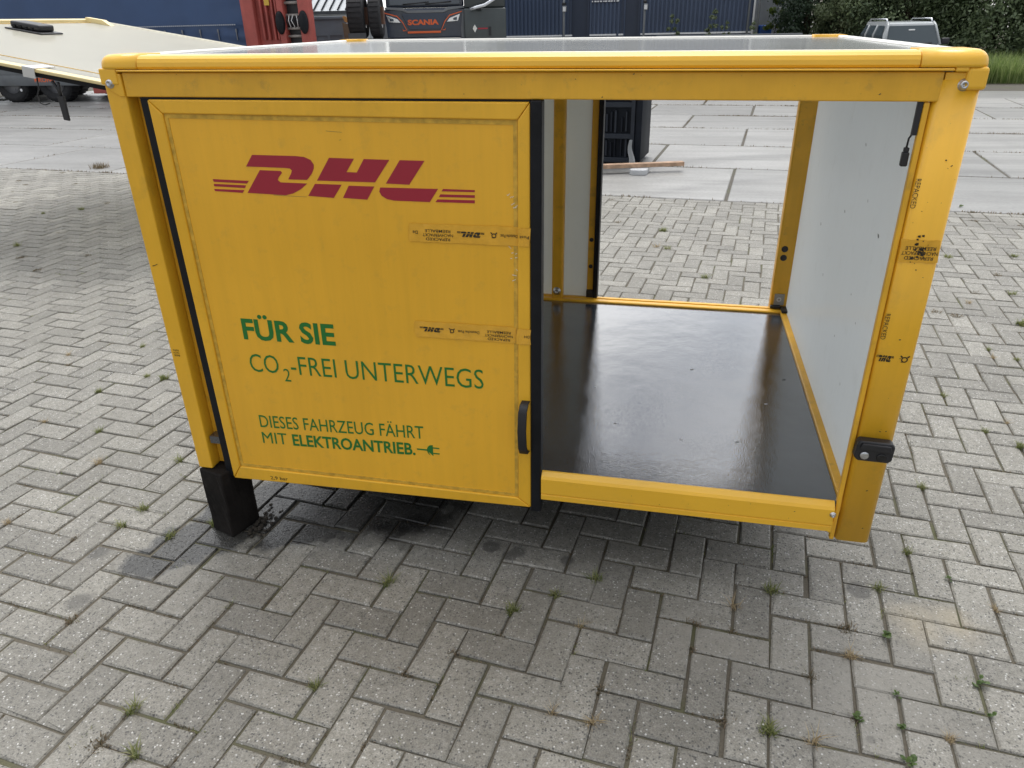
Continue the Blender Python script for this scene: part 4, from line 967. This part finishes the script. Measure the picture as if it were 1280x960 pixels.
MB().box(-5.0, 4.1, -.1, 8.1, 5.4, 5.55).build('roof_edge', m_dgrey, HA)
for a, b in ((-4.3, -2.25), (-2.15, -1.9), (-1.3, -.4), (-.32, -.16), (.42, 4.0)): MB().box(a, b, -.06, -.005, 1.10, 1.15).build('kick_rail', m_wprint, HA)
t_ = MB(); r = random.Random(1); x = -1.25
MB().box(-1.22, -.34, -.012, -.004, 2.10, 2.20).build('sign_plate', m_door2, HA)
while x < -.4:
    l = r.uniform(.03, .09); t_.box(x, x + l, -.016, -.0125, 2.125, 2.165); x += l + r.uniform(.015, .05)
t_.build('sign_dashes', m_wprint, HA)
for i_, (x, col) in enumerate(((3.86, 0), (4.02, 0), (4.16, 0))): MB().tube([(x, -.12, 0), (x, -.12, 5.3)], .032, 8).build('downpipe', m_fair if i_ != 1 else m_wprint, HA)
def lamp_post(x, y, label):
    t = thing('lamp_post', label, 'lamp post', (x, y, 0), 0, 'lamp posts before the navy hall')
    MB().tube([(0, 0, 0), (0, 0, 3.2)], .035, 10).build('pole', m_fair, t)
    b = MB().box(-.03, .10, -.16, -.02, 1.84, 2.02, bev=.02).build('lamp_head', m_fair, t)
    MB().box(-.01, .08, -.168, -.161, 1.86, 1.99).build('lamp_glass', m_wprint, b)
    MB().box(-.06, .06, -.06, .06, 2.04, 2.12, bev=.01).build('bracket', m_blk, t)
lamp_post(-2.45, 25.0, 'thin grey lamp post in front of the left part of the navy hall')
lamp_post(.17, 25.0, 'thin grey lamp post in front of the right doorway of the navy hall')
GR = thing('guard_rail', 'long low steel guard rail in front of the navy hall', 'guard rail', (3.0, 24.2, 0))
MB().box(-2.4, 1.98, -.03, .03, 1.03, 1.10, bev=.01).build('rail', m_fair, GR)
for k in range(3): MB().box(-2.2 + 2.0 * k, -2.12 + 2.0 * k, -.02, .06, 0, 1.04).build('post', m_fair, GR)
PB_ = thing('house_wall', 'pale wall seen in the gap between the navy hall and the dark trees', 'building', (4.2, 31, 0))
MB().box(-.4, 1.6, 0, 3, 0, 5).build('wall', M('pale_plaster', (.55, .57, .6), .7, var=.08), PB_)
MB().box(-.45, 1.65, -.1, 3.1, 5, 5.15).build('roof_edge', m_dgrey, PB_)
CV = thing('blue_tank', 'small blue tank standing in the gap beside the navy hall', 'tank', (4.35, 29.6, 0))
MB().box(-.22, .25, 0, .6, .55, 1.28, bev=.06, seg=3).build('tank_body', M('tank_blue', (.03, .13, .5), .4), CV)
for x in (-.18, .16): MB().box(x, x + .05, .05, .55, 0, .55).build('leg', m_dgrey, CV)

# grey estate car by the hedge
m_car = M('car_grey', (0.34, 0.36, 0.37), 0.28, var=.04, coat=.6); m_cg = M('car_glass', (0.045, 0.06, 0.07), 0.2, spec=.25)
CA = thing('parked_car', 'dark grey off-road car with roof rails parked in front of the trees at the right', 'car', (6.63, 18.25, 0), rad(4))
# profile in (y, z): front faces -y
def loft(secs):
    # secs: list of (y, [(x, z)...]) rings
    vs = []; fs = []; n = len(secs[0][1])
    for y, ring in secs: vs += [(x, y, z) for x, z in ring]
    for i in range(len(secs) - 1):
        for k in range(n): fs.append((i * n + k, i * n + (k + 1) % n, (i + 1) * n + (k + 1) % n, (i + 1) * n + k))
    fs.append(tuple(range(n))); fs.append(tuple(reversed(range((len(secs) - 1) * n, len(secs) * n))))
    b = bmesh.new(); V = [b.verts.new(v) for v in vs]
    for f in fs: b.faces.new([V[i] for i in f])
    bmesh.ops.recalc_face_normals(b, faces=b.faces)
    bmesh.ops.bevel(b, geom=list(b.edges), offset=.03, segments=2, profile=.5, affect='EDGES', clamp_overlap=True)
    return MB().bm(b, smooth=False)
W2 = .66
def ring(w0, w1, z0, z1): return [(-w0, z0), (w0, z0), (w0, (z0 + z1) / 2), (w1, z1), (-w1, z1), (-w0, (z0 + z1) / 2)]
loft([(-.95, ring(.60, .56, .28, .70)), (-.85, ring(W2, .60, .24, .80)), (.02, ring(W2, .62, .22, .90)), (1.9, ring(W2, .62, .22, .93)), (2.35, ring(W2, .60, .25, .92))]).build('body', m_car, CA)
loft([(.02, ring(.60, .60, .86, .90)), (.36, ring(.60, .50, .88, 1.37)), (.50, ring(.60, .51, .88, 1.40)), (2.0, ring(.60, .51, .88, 1.41)), (2.28, ring(.60, .56, .88, .96))]).build('cabin', m_car, CA)
MB().quad((-.565, .040, .945), (.565, .040, .945), (.485, .312, 1.325), (-.485, .312, 1.325)).build('windscreen', m_cg, CA)
for s_ in (-1, 1):
    for (ya, yb, yc, yd) in ((.20, .95, .95, .46), (1.02, 1.62, 1.62, 1.02), (1.70, 2.12, 1.95, 1.70)):
        q = [(s_ * .612, ya, .955), (s_ * .612, yb, .955), (s_ * .612, yb, 1.13), (s_ * .612, ya + .13, 1.13)]
        q2 = [(s_ * .612, ya + .13, 1.13), (s_ * .612, yb, 1.13), (s_ * .545, yc, 1.33), (s_ * .545, yd, 1.33)]
        mw = MB().quad(*(q if s_ > 0 else q[::-1])); mw.quad(*(q2 if s_ > 0 else q2[::-1])); mw.build('side_window', m_cg, CA)
    MB().tube([(s_ * .49, .50, 1.40), (s_ * .49, .56, 1.46), (s_ * .49, 1.85, 1.47), (s_ * .49, 1.95, 1.41)], .018, 8).build('roof_rail', m_chrome, CA)
    mi = MB().box(s_ * .74 - .085, s_ * .74 + .085, .12, .22, .93, 1.06, bev=.03, seg=3).build('mirror', m_blk, CA)
    MB().box(s_ * .64 - .03, s_ * .64 + .03, .15, .20, .95, .99).build('mirror_foot', m_blk, mi)
    MB().box(s_ * .48 - .10, s_ * .48 + .10, -.965, -.93, .56, .68, bev=.015).build('headlight', m_chrome, CA)
    for y in (-.45, 1.65): wheel(CA, s_ * .58, y, .30, .30, .18, m_tyre, m_rim, ax='x')
MB().box(-.34, .34, -.968, -.93, .58, .66, bev=.01).build('grille', m_blk, CA)
MB().box(-.60, .60, -1.0, -.90, .30, .48, bev=.03).build('bumper', m_blk, CA)
MB().box(-.07, .07, .24, .26, 1.20, 1.25, bev=.008).build('interior_mirror', m_wprint, CA)
for s_ in (-1, 1):
    MB().tube([(s_ * .60, .03, .93), (s_ * .515, .30, 1.33), (s_ * .50, .42, 1.395)], .024, 8).build('pillar', m_car, CA)
    for yy in (.985, 1.66): MB().tube([(s_ * .615, yy, .95), (s_ * .615, yy, 1.13), (s_ * .548, yy, 1.34)], .022, 6).build('pillar', m_car, CA)
    MB().box(s_ * .20 - .07, s_ * .20 + .07, .62, .70, .95, 1.18, bev=.03).build('headrest', m_blk, CA)
MB().box(-.54, .54, .03, .20, .925, .945, bev=.01).build('cowl', m_blk, CA)
MB().tube([(-.05, .025, .945), (.42, .045, .965)], .012, 6).build('wiper', m_blk, CA)

# black stillage of crates, plank, plastic
m_crate = M('black_crate', (0.007, 0.010, 0.016), 0.6, spec=0.2, var=.3, vscale=8); m_bar = M('grey_black_bar', (0.022, 0.027, 0.036), 0.6, spec=0.25, var=.2)
SG = thing('stillage', 'black steel stillage seen through the box opening at the left', 'stillage', (.60, 7.62, 0), LAT)
MB().box(-.42, .42, .02, .75, .02, 1.05).build('load', m_crate, SG)
for z in (.03, .31, .67, 1.02): MB().box(-.44, .40, -.035, .02, z, z + .055, bev=.004).build('cross_bar', m_bar, SG)
for x in (-.44, -.02, .37): MB().box(x, x + .045, -.04, .03, 0, 1.08, bev=.004).build('upright', m_bar, SG)
r = random.Random(8)
for k in range(12):
    x = -.38 + .062 * k + r.uniform(-.01, .01); z0 = .09 if k % 2 else .38
    for z0 in (.09, .38): MB().box(x, x + r.uniform(.015, .035), -.012 - r.random() * .012, .02, z0 + r.uniform(0, .02), z0 + r.uniform(.16, .27)).build('slat', m_bar if r.random() < .5 else m_crate, SG)
MB().box(.418, .50, -.02, .70, .04, 1.06, bev=.01).build('side_flap', m_crate, SG)
PS = thing('plastic_sheet', 'torn scrap of clear whitish plastic hanging at the corner of the black stillage', 'plastic sheet', (1.02, 7.50, 0), LAT)
vs = []; fs = []; r = random.Random(12)
for i in range(5):
    for k in range(9):
        t = k / 8
        vs.append((.035 * (1 - t) - .05 + (i / 4 - .5) * (.085 - .05 * t) + .012 * math.sin(t * 7), -.05 * (1 - t) + .010 * math.sin(i * 2.1 + k * 1.3), .006 + .30 * t))
for i in range(4):
    for k in range(8): a = i * 9 + k; fs.append((a, a + 9, a + 10, a + 1))
MB().add(vs, fs, True).build('film', M('clear_film', (.55, .57, .58), .12, trans=.5), PS)
PK = thing('plank', 'sawn timber plank lying in front of the black stillage on the concrete', 'plank', (.18, 6.80, .062), rad(17))
pl_ = MB().box(0, 1.50, -.045, .045, 0, .045, bev=.003); pl_.build('timber', m_timber, PK)
ST_ = thing('concrete_foot', 'small pale rounded concrete foot under the plank', 'concrete block', (1.12, 7.02, 0), LAT)
MB().prism([(-.10, -.09), (-.06, -.13), (.06, -.13), (.10, -.09), (.10, .1), (-.10, .1)], 0, .060, axis='z', bev=.008).build('block', M('pale_concrete', (.45, .46, .47), .6, var=.1), ST_)

# ------------------------------------------------------------------ trees and hedge
m_bark = M('bark', (.06, .045, .03), .9, var=.3)
def m_leaf_(name, a, b):
    m = bpy.data.materials.new(name); m.use_nodes = True; nt = m.node_tree; L = nt.links.new; bs = nt.nodes['Principled BSDF']; bs.inputs['Roughness'].default_value = .45
    at = N(nt, 'ShaderNodeAttribute', attribute_name='tint'); mi = N(nt, 'ShaderNodeMix', data_type='RGBA'); mi.inputs[6].default_value = (*a, 1); mi.inputs[7].default_value = (*b, 1)
    L(at.outputs['Fac'], mi.inputs[0]); L(mi.outputs[2], bs.inputs['Base Color'])
    t = N(nt, 'ShaderNodeBsdfTranslucent'); L(mi.outputs[2], t.inputs[0]); ms = N(nt, 'ShaderNodeMixShader'); ms.inputs[0].default_value = .48
    L(bs.outputs[0], ms.inputs[1]); L(t.outputs[0], ms.inputs[2]); L(ms.outputs[0], nt.nodes['Material Output'].inputs[0]); return m
m_leafd = m_leaf_('dark_leaf', (.11, .155, .085), (.24, .30, .16)); m_leafl = m_leaf_('light_leaf', (.13, .17, .085), (.25, .29, .16)); m_con = m_leaf_('conifer_leaf', (.040, .070, .044), (.09, .135, .075))
def crown(seed, rx, ry, z0, z1, n, ls, mat, cl=46, cone=False):
    r = np.random.RandomState(seed)
    # clump centres fill an uneven volume from the ground up
    C = []
    for k in range(cl):
        z = r.uniform(0.02, 1); wv = (1 - z) ** .7 if cone else math.sqrt(max(.12, 1 - ((z - .38) / .66) ** 2))
        a = r.uniform(0, 2 * PI); rr = math.sqrt(r.uniform(.15, 1)) * wv
        C.append((rx * rr * math.cos(a), ry * rr * math.sin(a), z0 + (z1 - z0) * z))
    C = np.array(C); idx = r.randint(0, cl, n)
    sig = (rx + ry) / 2 * (.15 if cone else .14)
    P = C[idx] + r.normal(0, 1, (n, 3)) * np.array([sig, sig, sig * .85]); P[:, 2] = np.maximum(P[:, 2], .05)
    nrm = P - C[idx]; nrm += r.normal(0, sig * .7, (n, 3)); nrm[:, 2] += sig * .4; nrm /= np.linalg.norm(nrm, axis=1)[:, None] + 1e-9
    t = np.cross(nrm, r.normal(0, 1, (n, 3))); t /= np.linalg.norm(t, axis=1)[:, None] + 1e-9; bt = np.cross(nrm, t)
    s = ls * r.uniform(.6, 1.3, n)[:, None]
    V = np.empty((n * 4, 3)); V[0::4] = P - t * s; V[1::4] = P - bt * s * .5; V[2::4] = P + t * s; V[3::4] = P + bt * s * .5
    F = [(4 * i, 4 * i + 1, 4 * i + 2, 4 * i + 3) for i in range(n)]
    me = bpy.data.meshes.new('crown'); me.from_pydata(V.tolist(), [], F); me.materials.append(mat)
    ct = r.uniform(0, 1, cl); at = me.attributes.new('tint', 'FLOAT', 'FACE'); at.data.foreach_set('value', np.clip(ct[idx] * .55 + r.uniform(0, .5, n), 0, 1).astype(np.float32)); me.update()
    return me
def trunk_mesh(seed, h, r0):
    r = random.Random(seed); m = MB(); m.tube([(0, 0, 0), (r.uniform(-.06, .06), 0, h * .3), (r.uniform(-.1, .1), r.uniform(-.1, .1), h * .62), (r.uniform(-.2, .2), 0, h * .92)], [r0, r0 * .8, r0 * .5, r0 * .15], 8)
    for k in range(6):
        a = k * 1.05 + r.random(); z = h * r.uniform(.2, .7); l = h * r.uniform(.18, .3)
        m.tube([(0, 0, z), (math.cos(a) * l * .5, math.sin(a) * l * .5, z + l * .35), (math.cos(a) * l, math.sin(a) * l, z + l * .7)], [r0 * .35, r0 * .25, r0 * .08], 6)
    return m.mesh('trunk', m_bark)
crowns = {'d0': crown(1, 2.5, 1.9, -.2, 4.4, 44000, .058, m_leafd, 150), 'd1': crown(2, 2.8, 1.9, -.2, 4.9, 46000, .060, m_leafd, 160), 'l': crown(3, .85, .8, .0, 2.25, 9000, .040, m_leafl, 50), 'c': crown(5, 1.7, 1.3, -.4, 6.0, 40000, .055, m_con, 110, True), 's': crown(6, .22, .22, .3, 1.75, 420, .05, m_leafl, 9), 'y': crown(7, .38, .4, .3, 2.2, 900, .06, m_leaf_('fresh_leaf', (.10, .16, .03), (.22, .28, .06)), 14)}
trunks = {k: trunk_mesh(i, h, r0) for i, (k, h, r0) in enumerate((('d0', 3.9, .12), ('d1', 4.3, .13), ('l', 1.7, .05), ('c', 5.6, .13), ('s', 1.5, .018), ('y', 1.7, .03)))}
def tree(name, kind, x, y, sc, rz, label, cat, grp=None):
    t = thing(name, label, cat, (x, y, 0), rz, grp); t.scale = (sc, sc, sc)
    for nm, me in (('trunk', trunks[kind]), ('crown', crowns[kind])):
        o = bpy.data.objects.new(nm, me); COL.objects.link(o); o.parent = t
tree('conifer', 'c', 5.55, 27.6, 1.0, 0, 'dark conifer tree beside the right end of the navy hall', 'tree')
tree('conifer', 'c', 7.0, 28.3, 1.1, 1.2, 'dark conifer tree behind the pale green bush', 'tree')
tree('bush', 'l', 6.35, 26.3, 1.06, .4, 'pale green loose bush in front of the dark conifers', 'bush')
G_ = 'dark trees behind the car'
tree('leafy_tree', 'd0', 8.4, 26.6, 1.0, .7, 'dark leafy tree between the pale bush and the car', 'tree', G_)
tree('leafy_tree', 'd1', 10.9, 26.2, 1.0, 2.1, 'dark leafy tree standing straight behind the car', 'tree', G_)
tree('leafy_tree', 'd0', 13.4, 25.6, 1.05, 3.3, 'dark leafy tree just right of the car behind the grass strip', 'tree', G_)
tree('leafy_tree', 'd1', 16.4, 25.4, 1.05, 4.6, 'dark leafy tree at the right edge of the picture', 'tree', G_)
tree('leafy_tree', 'd0', 19.6, 25.0, 1.1, 5.3, 'dark leafy tree beyond the right edge of the grass strip', 'tree', G_)
tree('leafy_tree', 'd1', 9.7, 29.5, 1.15, 1.0, 'taller dark leafy tree in the second row, left of the car', 'tree', G_)
tree('leafy_tree', 'd0', 14.9, 29.0, 1.25, 2.6, 'taller dark leafy tree in the second row, right of the car', 'tree', G_)
tree('sapling', 's', 2.35, 24.9, 1.0, 0, 'young sapling before the navy hall, left one of a close pair', 'sapling', 'saplings before the hall')
tree('sapling', 's', 2.72, 24.9, .82, 1, 'shorter young sapling before the navy hall, right one of a close pair', 'sapling', 'saplings before the hall')
tree('sapling', 's', 3.55, 24.8, .8, 2, 'young sapling near the right end of the navy hall', 'sapling', 'saplings before the hall')
tree('sapling', 's', 1.1, 25.2, .95, 4, 'young sapling beside the right lamp post of the navy hall', 'sapling', 'saplings before the hall')
tree('shrub', 'y', 4.55, 28.6, 1.0, 0, 'yellow-green shrub in the gap right of the navy hall', 'shrub')

# grass strip
VG = MB().quad((3.4, 19.95, -.002), (40, 15.9, -.002), (44, 60, -.002), (3.4, 60, -.002)).build('verge', m_soil); tag(VG, kind='structure')
m_grass = m_leaf_('grass_blade', (.14, .22, .05), (.32, .38, .15))
def blades(n, area, h0, h1, wd, seed, mat, name, lean=(.05, .45)):
    r = np.random.RandomState(seed); P = np.array([area(r) for _ in range(n)]); H = r.uniform(h0, h1, n); A = r.uniform(0, 2 * PI, n); Ln = r.uniform(lean[0], lean[1], n) * H
    dx, dy = np.cos(A), np.sin(A); px, py = -dy * wd, dx * wd
    V = np.empty((n * 5, 3))
    V[0::5] = np.stack([P[:, 0] - px, P[:, 1] - py, np.zeros(n)], 1); V[1::5] = np.stack([P[:, 0] + px, P[:, 1] + py, np.zeros(n)], 1)
    V[2::5] = np.stack([P[:, 0] - px * .8 + dx * Ln * .35, P[:, 1] - py * .8 + dy * Ln * .35, H * .6], 1); V[3::5] = np.stack([P[:, 0] + px * .8 + dx * Ln * .35, P[:, 1] + py * .8 + dy * Ln * .35, H * .6], 1)
    V[4::5] = np.stack([P[:, 0] + dx * Ln, P[:, 1] + dy * Ln, H], 1)
    F = []
    for i in range(n): F += [(5 * i, 5 * i + 1, 5 * i + 3, 5 * i + 2), (5 * i + 2, 5 * i + 3, 5 * i + 4)]
    me = bpy.data.meshes.new(name); me.from_pydata(V.tolist(), [], F); me.materials.append(mat)
    at = me.attributes.new('tint', 'FLOAT', 'FACE'); at.data.foreach_set('value', np.repeat(r.uniform(0, 1, n), 2).astype(np.float32)); me.update(); return me
def area(r):
    x = r.uniform(7.6, 22); f = 19.95 + (15.9 - 19.95) * (x - 3.4) / 36.6
    return (x, f + .1 + (r.rand() ** 1.6) * 6.5)
o = bpy.data.objects.new('tall_grass', blades(34000, area, .22, .66, .010, 4, m_grass, 'tall_grass')); COL.objects.link(o); tag(o, 'strip of tall green grass in front of the trees at the right', 'grass', kind='stuff')

# ------------------------------------------------------------------ weeds in the joints
W_g = [(0.726, -0.162), (1.364, -0.004), (1.257, -0.092), (1.1, -0.181), (2.243, 0.108), (1.916, 0.031), (2.379, 0.329), (1.877, -0.513), (2.806, 1.581), (2.88, 1.237), (2.527, 0.756), (2.964, 1.084), (-0.326, -0.047), (-0.333, 0.062), (-0.148, -0.052), (-0.032, -0.007), (0.211, -0.754), (0.667, -0.582), (-1.116, 1.138), (-1.012, 1.125), (-0.398, 0.401), (-0.952, 0.61), (-1.413, 1.432), (-1.246, 0.944), (-3.911, 3.264), (-4.353, 4.553), (-4.626, 4.347), (1.469, 4.425), (1.522, 3.891), (1.788, 3.201), (3.537, 3.926), (3.999, 4.01), (3.689, 3.13), (3.29, 2.179), (3.288, 2.083), (3.543, 2.58), (0.319, -0.878)]
W_d = [(1.334, -0.499), (1.428, -0.557), (2.106, -0.192), (1.796, -0.084), (2.616, 0.081), (2.319, -0.445), (1.972, -0.529), (-1.281, 0.591), (-0.786, -0.107), (1.344, -0.221), (-1.703, 1.317), (3.37, 2.918), (3.177, 2.055), (1.434, 3.925), (-0.768, 0.279), (3.022, 1.363)]
W_m = [(1.15, -0.294), (1.016, -0.401), (0.935, -0.505), (1.497, -0.46), (1.707, -0.145), (1.666, -0.289), (1.774, -0.156), (2.099, -0.094), (1.996, -0.258), (2.077, -0.414), (1.75, -0.502), (-0.502, -0.136), (0.208, -0.863), (-0.191, -0.516), (-1.624, 1.187), (-3.879, 3.693), (-3.079, 3.088), (-5.361, 4.774), (-3.579, 2.951), (-3.169, 2.666), (-4.291, 4.854), (-6.344, 5.865), (-5.85, 5.257), (-6.041, 5.65), (-6.185, 6.409), (-5.444, 5.757), (1.071, 4.682), (0.933, 5.581), (3.476, 3.13), (3.227, 2.673), (3.132, 2.726), (3.74, 3.535), (4.076, 5.105), (4.383, 4.977)]
W_l = [(2.508, 0.226), (2.213, -0.114), (2.08, -0.365), (2.101, -0.453), (2.207, -0.363), (2.195, -0.408), (2.426, -0.245), (2.404, -0.35), (2.167, -0.516), (4.117, 5.626)]
m_wg = m_leaf_('weed_green', (.12, .16, .045), (.32, .32, .13)); m_wd = m_leaf_('weed_dry', (.28, .20, .10), (.55, .45, .28)); m_wm = m_leaf_('weed_brown', (.10, .09, .045), (.27, .20, .13)); m_wl = m_leaf_('weed_leaf', (.07, .12, .035), (.15, .22, .07))
def disk(rr):
    def f(r): a = r.uniform(0, 2 * PI); q = rr * r.rand() ** .7; return (q * math.cos(a), q * math.sin(a))
    return f
wm = {'g': [blades(46 + 14 * k, disk(.016), .008, .026, .0011, 20 + k, m_wg, 'grass_tuft', (.3, 1.5)) for k in range(4)],
      'd': [blades(34 + 10 * k, disk(.015), .008, .034, .0010, 30 + k, m_wd, 'dry_tuft', (.4, 1.8)) for k in range(3)],
      'm': [blades(70, disk(.026), .005, .014, .0014, 40 + k, m_wm, 'brown_tuft', (.3, 1.4)) for k in range(4)]}
def leaf_weed(seed):
    r = random.Random(seed); V = []; F = []
    for k in range(7):
        a = r.uniform(0, 2 * PI); l = r.uniform(.010, .030); wv = l * .32; up = r.uniform(.25, 1.1); b0 = (r.uniform(-.008, .008), r.uniform(-.008, .008), r.uniform(0, .015))
        d = Vector((math.cos(a) * math.cos(up), math.sin(a) * math.cos(up), math.sin(up))); s = Vector((-math.sin(a), math.cos(a), 0)); P0 = Vector(b0)
        o0 = len(V); V += [tuple(P0), tuple(P0 + d * l * .35 + s * wv), tuple(P0 + d * l * .75 + s * wv * .8 - Vector((0, 0, l * .08))), tuple(P0 + d * l - Vector((0, 0, l * .2))), tuple(P0 + d * l * .75 - s * wv * .8 - Vector((0, 0, l * .08))), tuple(P0 + d * l * .35 - s * wv), tuple(P0 + d * l * .55 + Vector((0, 0, .002)))]
        F += [(o0 + i, o0 + (i + 1) % 6, o0 + 6) for i in range(6)]
    me = bpy.data.meshes.new('leafy_weed'); me.from_pydata(V, [], F); me.materials.append(m_wl)
    at = me.attributes.new('tint', 'FLOAT', 'FACE'); at.data.foreach_set('value', [r.random() for _ in F]); me.update(); return me
wm['l'] = [leaf_weed(50 + k) for k in range(4)]
NAMES = {'g': ('grass_tuft', 'green grass tuft'), 'd': ('dry_tuft', 'dry straw-coloured tuft'), 'm': ('moss_clump', 'brownish moss clump'), 'l': ('leafy_weed', 'broad-leaved green weed')}
def zone(x, y):
    if y > 2.3 and x < 0: return 'far left of the box'
    if y > 2.0 and x < 2.2: return 'seen through the box opening'
    if x > 2.45: return 'just right of the box' if y < 1.7 else 'far right of the box'
    if x < 0.02: return 'beside the left post'
    if x < .95: return 'before the closed sliding door'
    if x < 1.6: return 'in the middle foreground'
    return 'before the right post'
ORD = ['first', 'second', 'third', 'fourth', 'fifth', 'sixth', 'seventh', 'eighth', 'ninth', 'tenth', 'eleventh', 'twelfth', 'thirteenth', 'fourteenth']
def snap(x, y):
    """move a plant into the nearest joint between stones"""
    if y > 2.2: return x, y
    u = ((x - LO.x) * cL + (y - LO.y) * sL) / U; v = (-(x - LO.x) * sL + (y - LO.y) * cL) / U
    return latw(round(u) * U, round(v) * U)
for k, lst in (('g', W_g), ('d', W_d), ('m', W_m), ('l', W_l)):
    r = random.Random(ord(k))
    order = {}
    for i, (x, y) in sorted(enumerate(lst), key=lambda t: proj(*t[1])[0]): order.setdefault(zone(x, y), []).append(i)
    for i, (x, y) in enumerate(lst):
        nm, lab = NAMES[k]; z = zone(x, y); xs, ys = snap(x, y)
        o = bpy.data.objects.new(nm, wm[k][i % len(wm[k])]); COL.objects.link(o)
        s = r.uniform(.7, 1.2) * (1.35 if y > 2.2 else 1.0) * (1.25 if k == 'g' else .95)
        o.location = (xs, ys, -.004); o.scale = (s, s, s * (.9 if y < 2.2 else .8)); o.rotation_euler = (0, 0, r.uniform(0, 6.3))
        q = order[z]; n_ = ORD[q.index(i)]
        tag(o, (lab + ' in a paver joint ' + z) if len(q) == 1 else (n_ + ' from the left of the ' + lab + 's ' + z), 'weed', 'weeds in the joints, ' + nm.replace('_', ' ') + 's ' + z)
CL = bpy.data.objects.new('weed_clump', blades(160, disk(.12), .02, .09, .003, 77, m_wm, 'weed_clump')); COL.objects.link(CL)
CL.location = (-5.93, 6.78, 0); tag(CL, 'dark dead weed clump lying on the slab edge at the far left', 'weed')
# fine moss and sprouts all along the joints
def joint_pt(r):
    while True:
        a = r.randint(-30, 34); b = r.randint(-14, 30); x, y = latw(a * U, b * U)
        if y > EDGE - .6: continue
        p = proj(x, y)
        if p and -40 < p[0] < 1320 and p[1] < 1000: break
    t = r.uniform(0, 1) * U
    if r.rand() < .5: x2, y2 = latw(a * U + t, b * U)
    else: x2, y2 = latw(a * U, b * U + t)
    return (x2 + r.normal(0, .0022), y2 + r.normal(0, .0022))
class JP:
    def __init__(s): s.c = None; s.n = 0
    def __call__(s, r):
        if s.n <= 0:
            s.c = joint_pt(r); s.n = r.randint(4, 26); a = LAT + (PI / 2 if r.rand() < .5 else 0); s.d = (math.cos(a), math.sin(a))
        s.n -= 1; t = r.normal(0, .022); return (s.c[0] + s.d[0] * t + r.normal(0, .003), s.c[1] + s.d[1] * t + r.normal(0, .003))
o = bpy.data.objects.new('joint_moss', blades(17000, JP(), .004, .012, .0013, 88, m_wm, 'joint_moss', (.2, 1.2))); COL.objects.link(o); o.location.z = -.008; tag(o, kind='stuff')
o = bpy.data.objects.new('joint_sprouts', blades(5000, JP(), .005, .016, .0010, 89, m_wg, 'joint_sprouts', (.2, 1.2))); COL.objects.link(o); o.location.z = -.008; tag(o, kind='stuff')

# dirt and small growth standing in the slab joints
class SJ:
    def __init__(s): s.n = 0
    def __call__(s, r):
        if s.n <= 0:
            s.n = r.randint(6, 60)
            if r.rand() < .8: s.row = r.randint(0, 7); s.x = r.uniform(-15, 9); s.h = True; s.len = r.uniform(.05, .5)
            else:
                s.row = r.randint(0, 7); off = 1.42 if s.row % 2 == 0 else 0.41
                s.x = off + SX * r.randint(-9, 5); s.h = False; s.y0 = r.uniform(0, SY); s.len = r.uniform(.05, .4)
        s.n -= 1
        if s.h: q = (s.x + r.normal(0, s.len), EDGE + .008 + SY * s.row + r.normal(0, .008))
        else: q = (s.x + r.normal(0, .008), EDGE + .008 + SY * s.row + min(SY, max(0, s.y0 + r.normal(0, s.len))))
        return rotw(*q)
o = bpy.data.objects.new('slab_joint_growth', blades(15000, SJ(), .006, .030, .0035, 91, m_wm, 'slab_joint_growth', (.1, 1.0))); COL.objects.link(o); o.location.z = -.005; tag(o, kind='stuff')
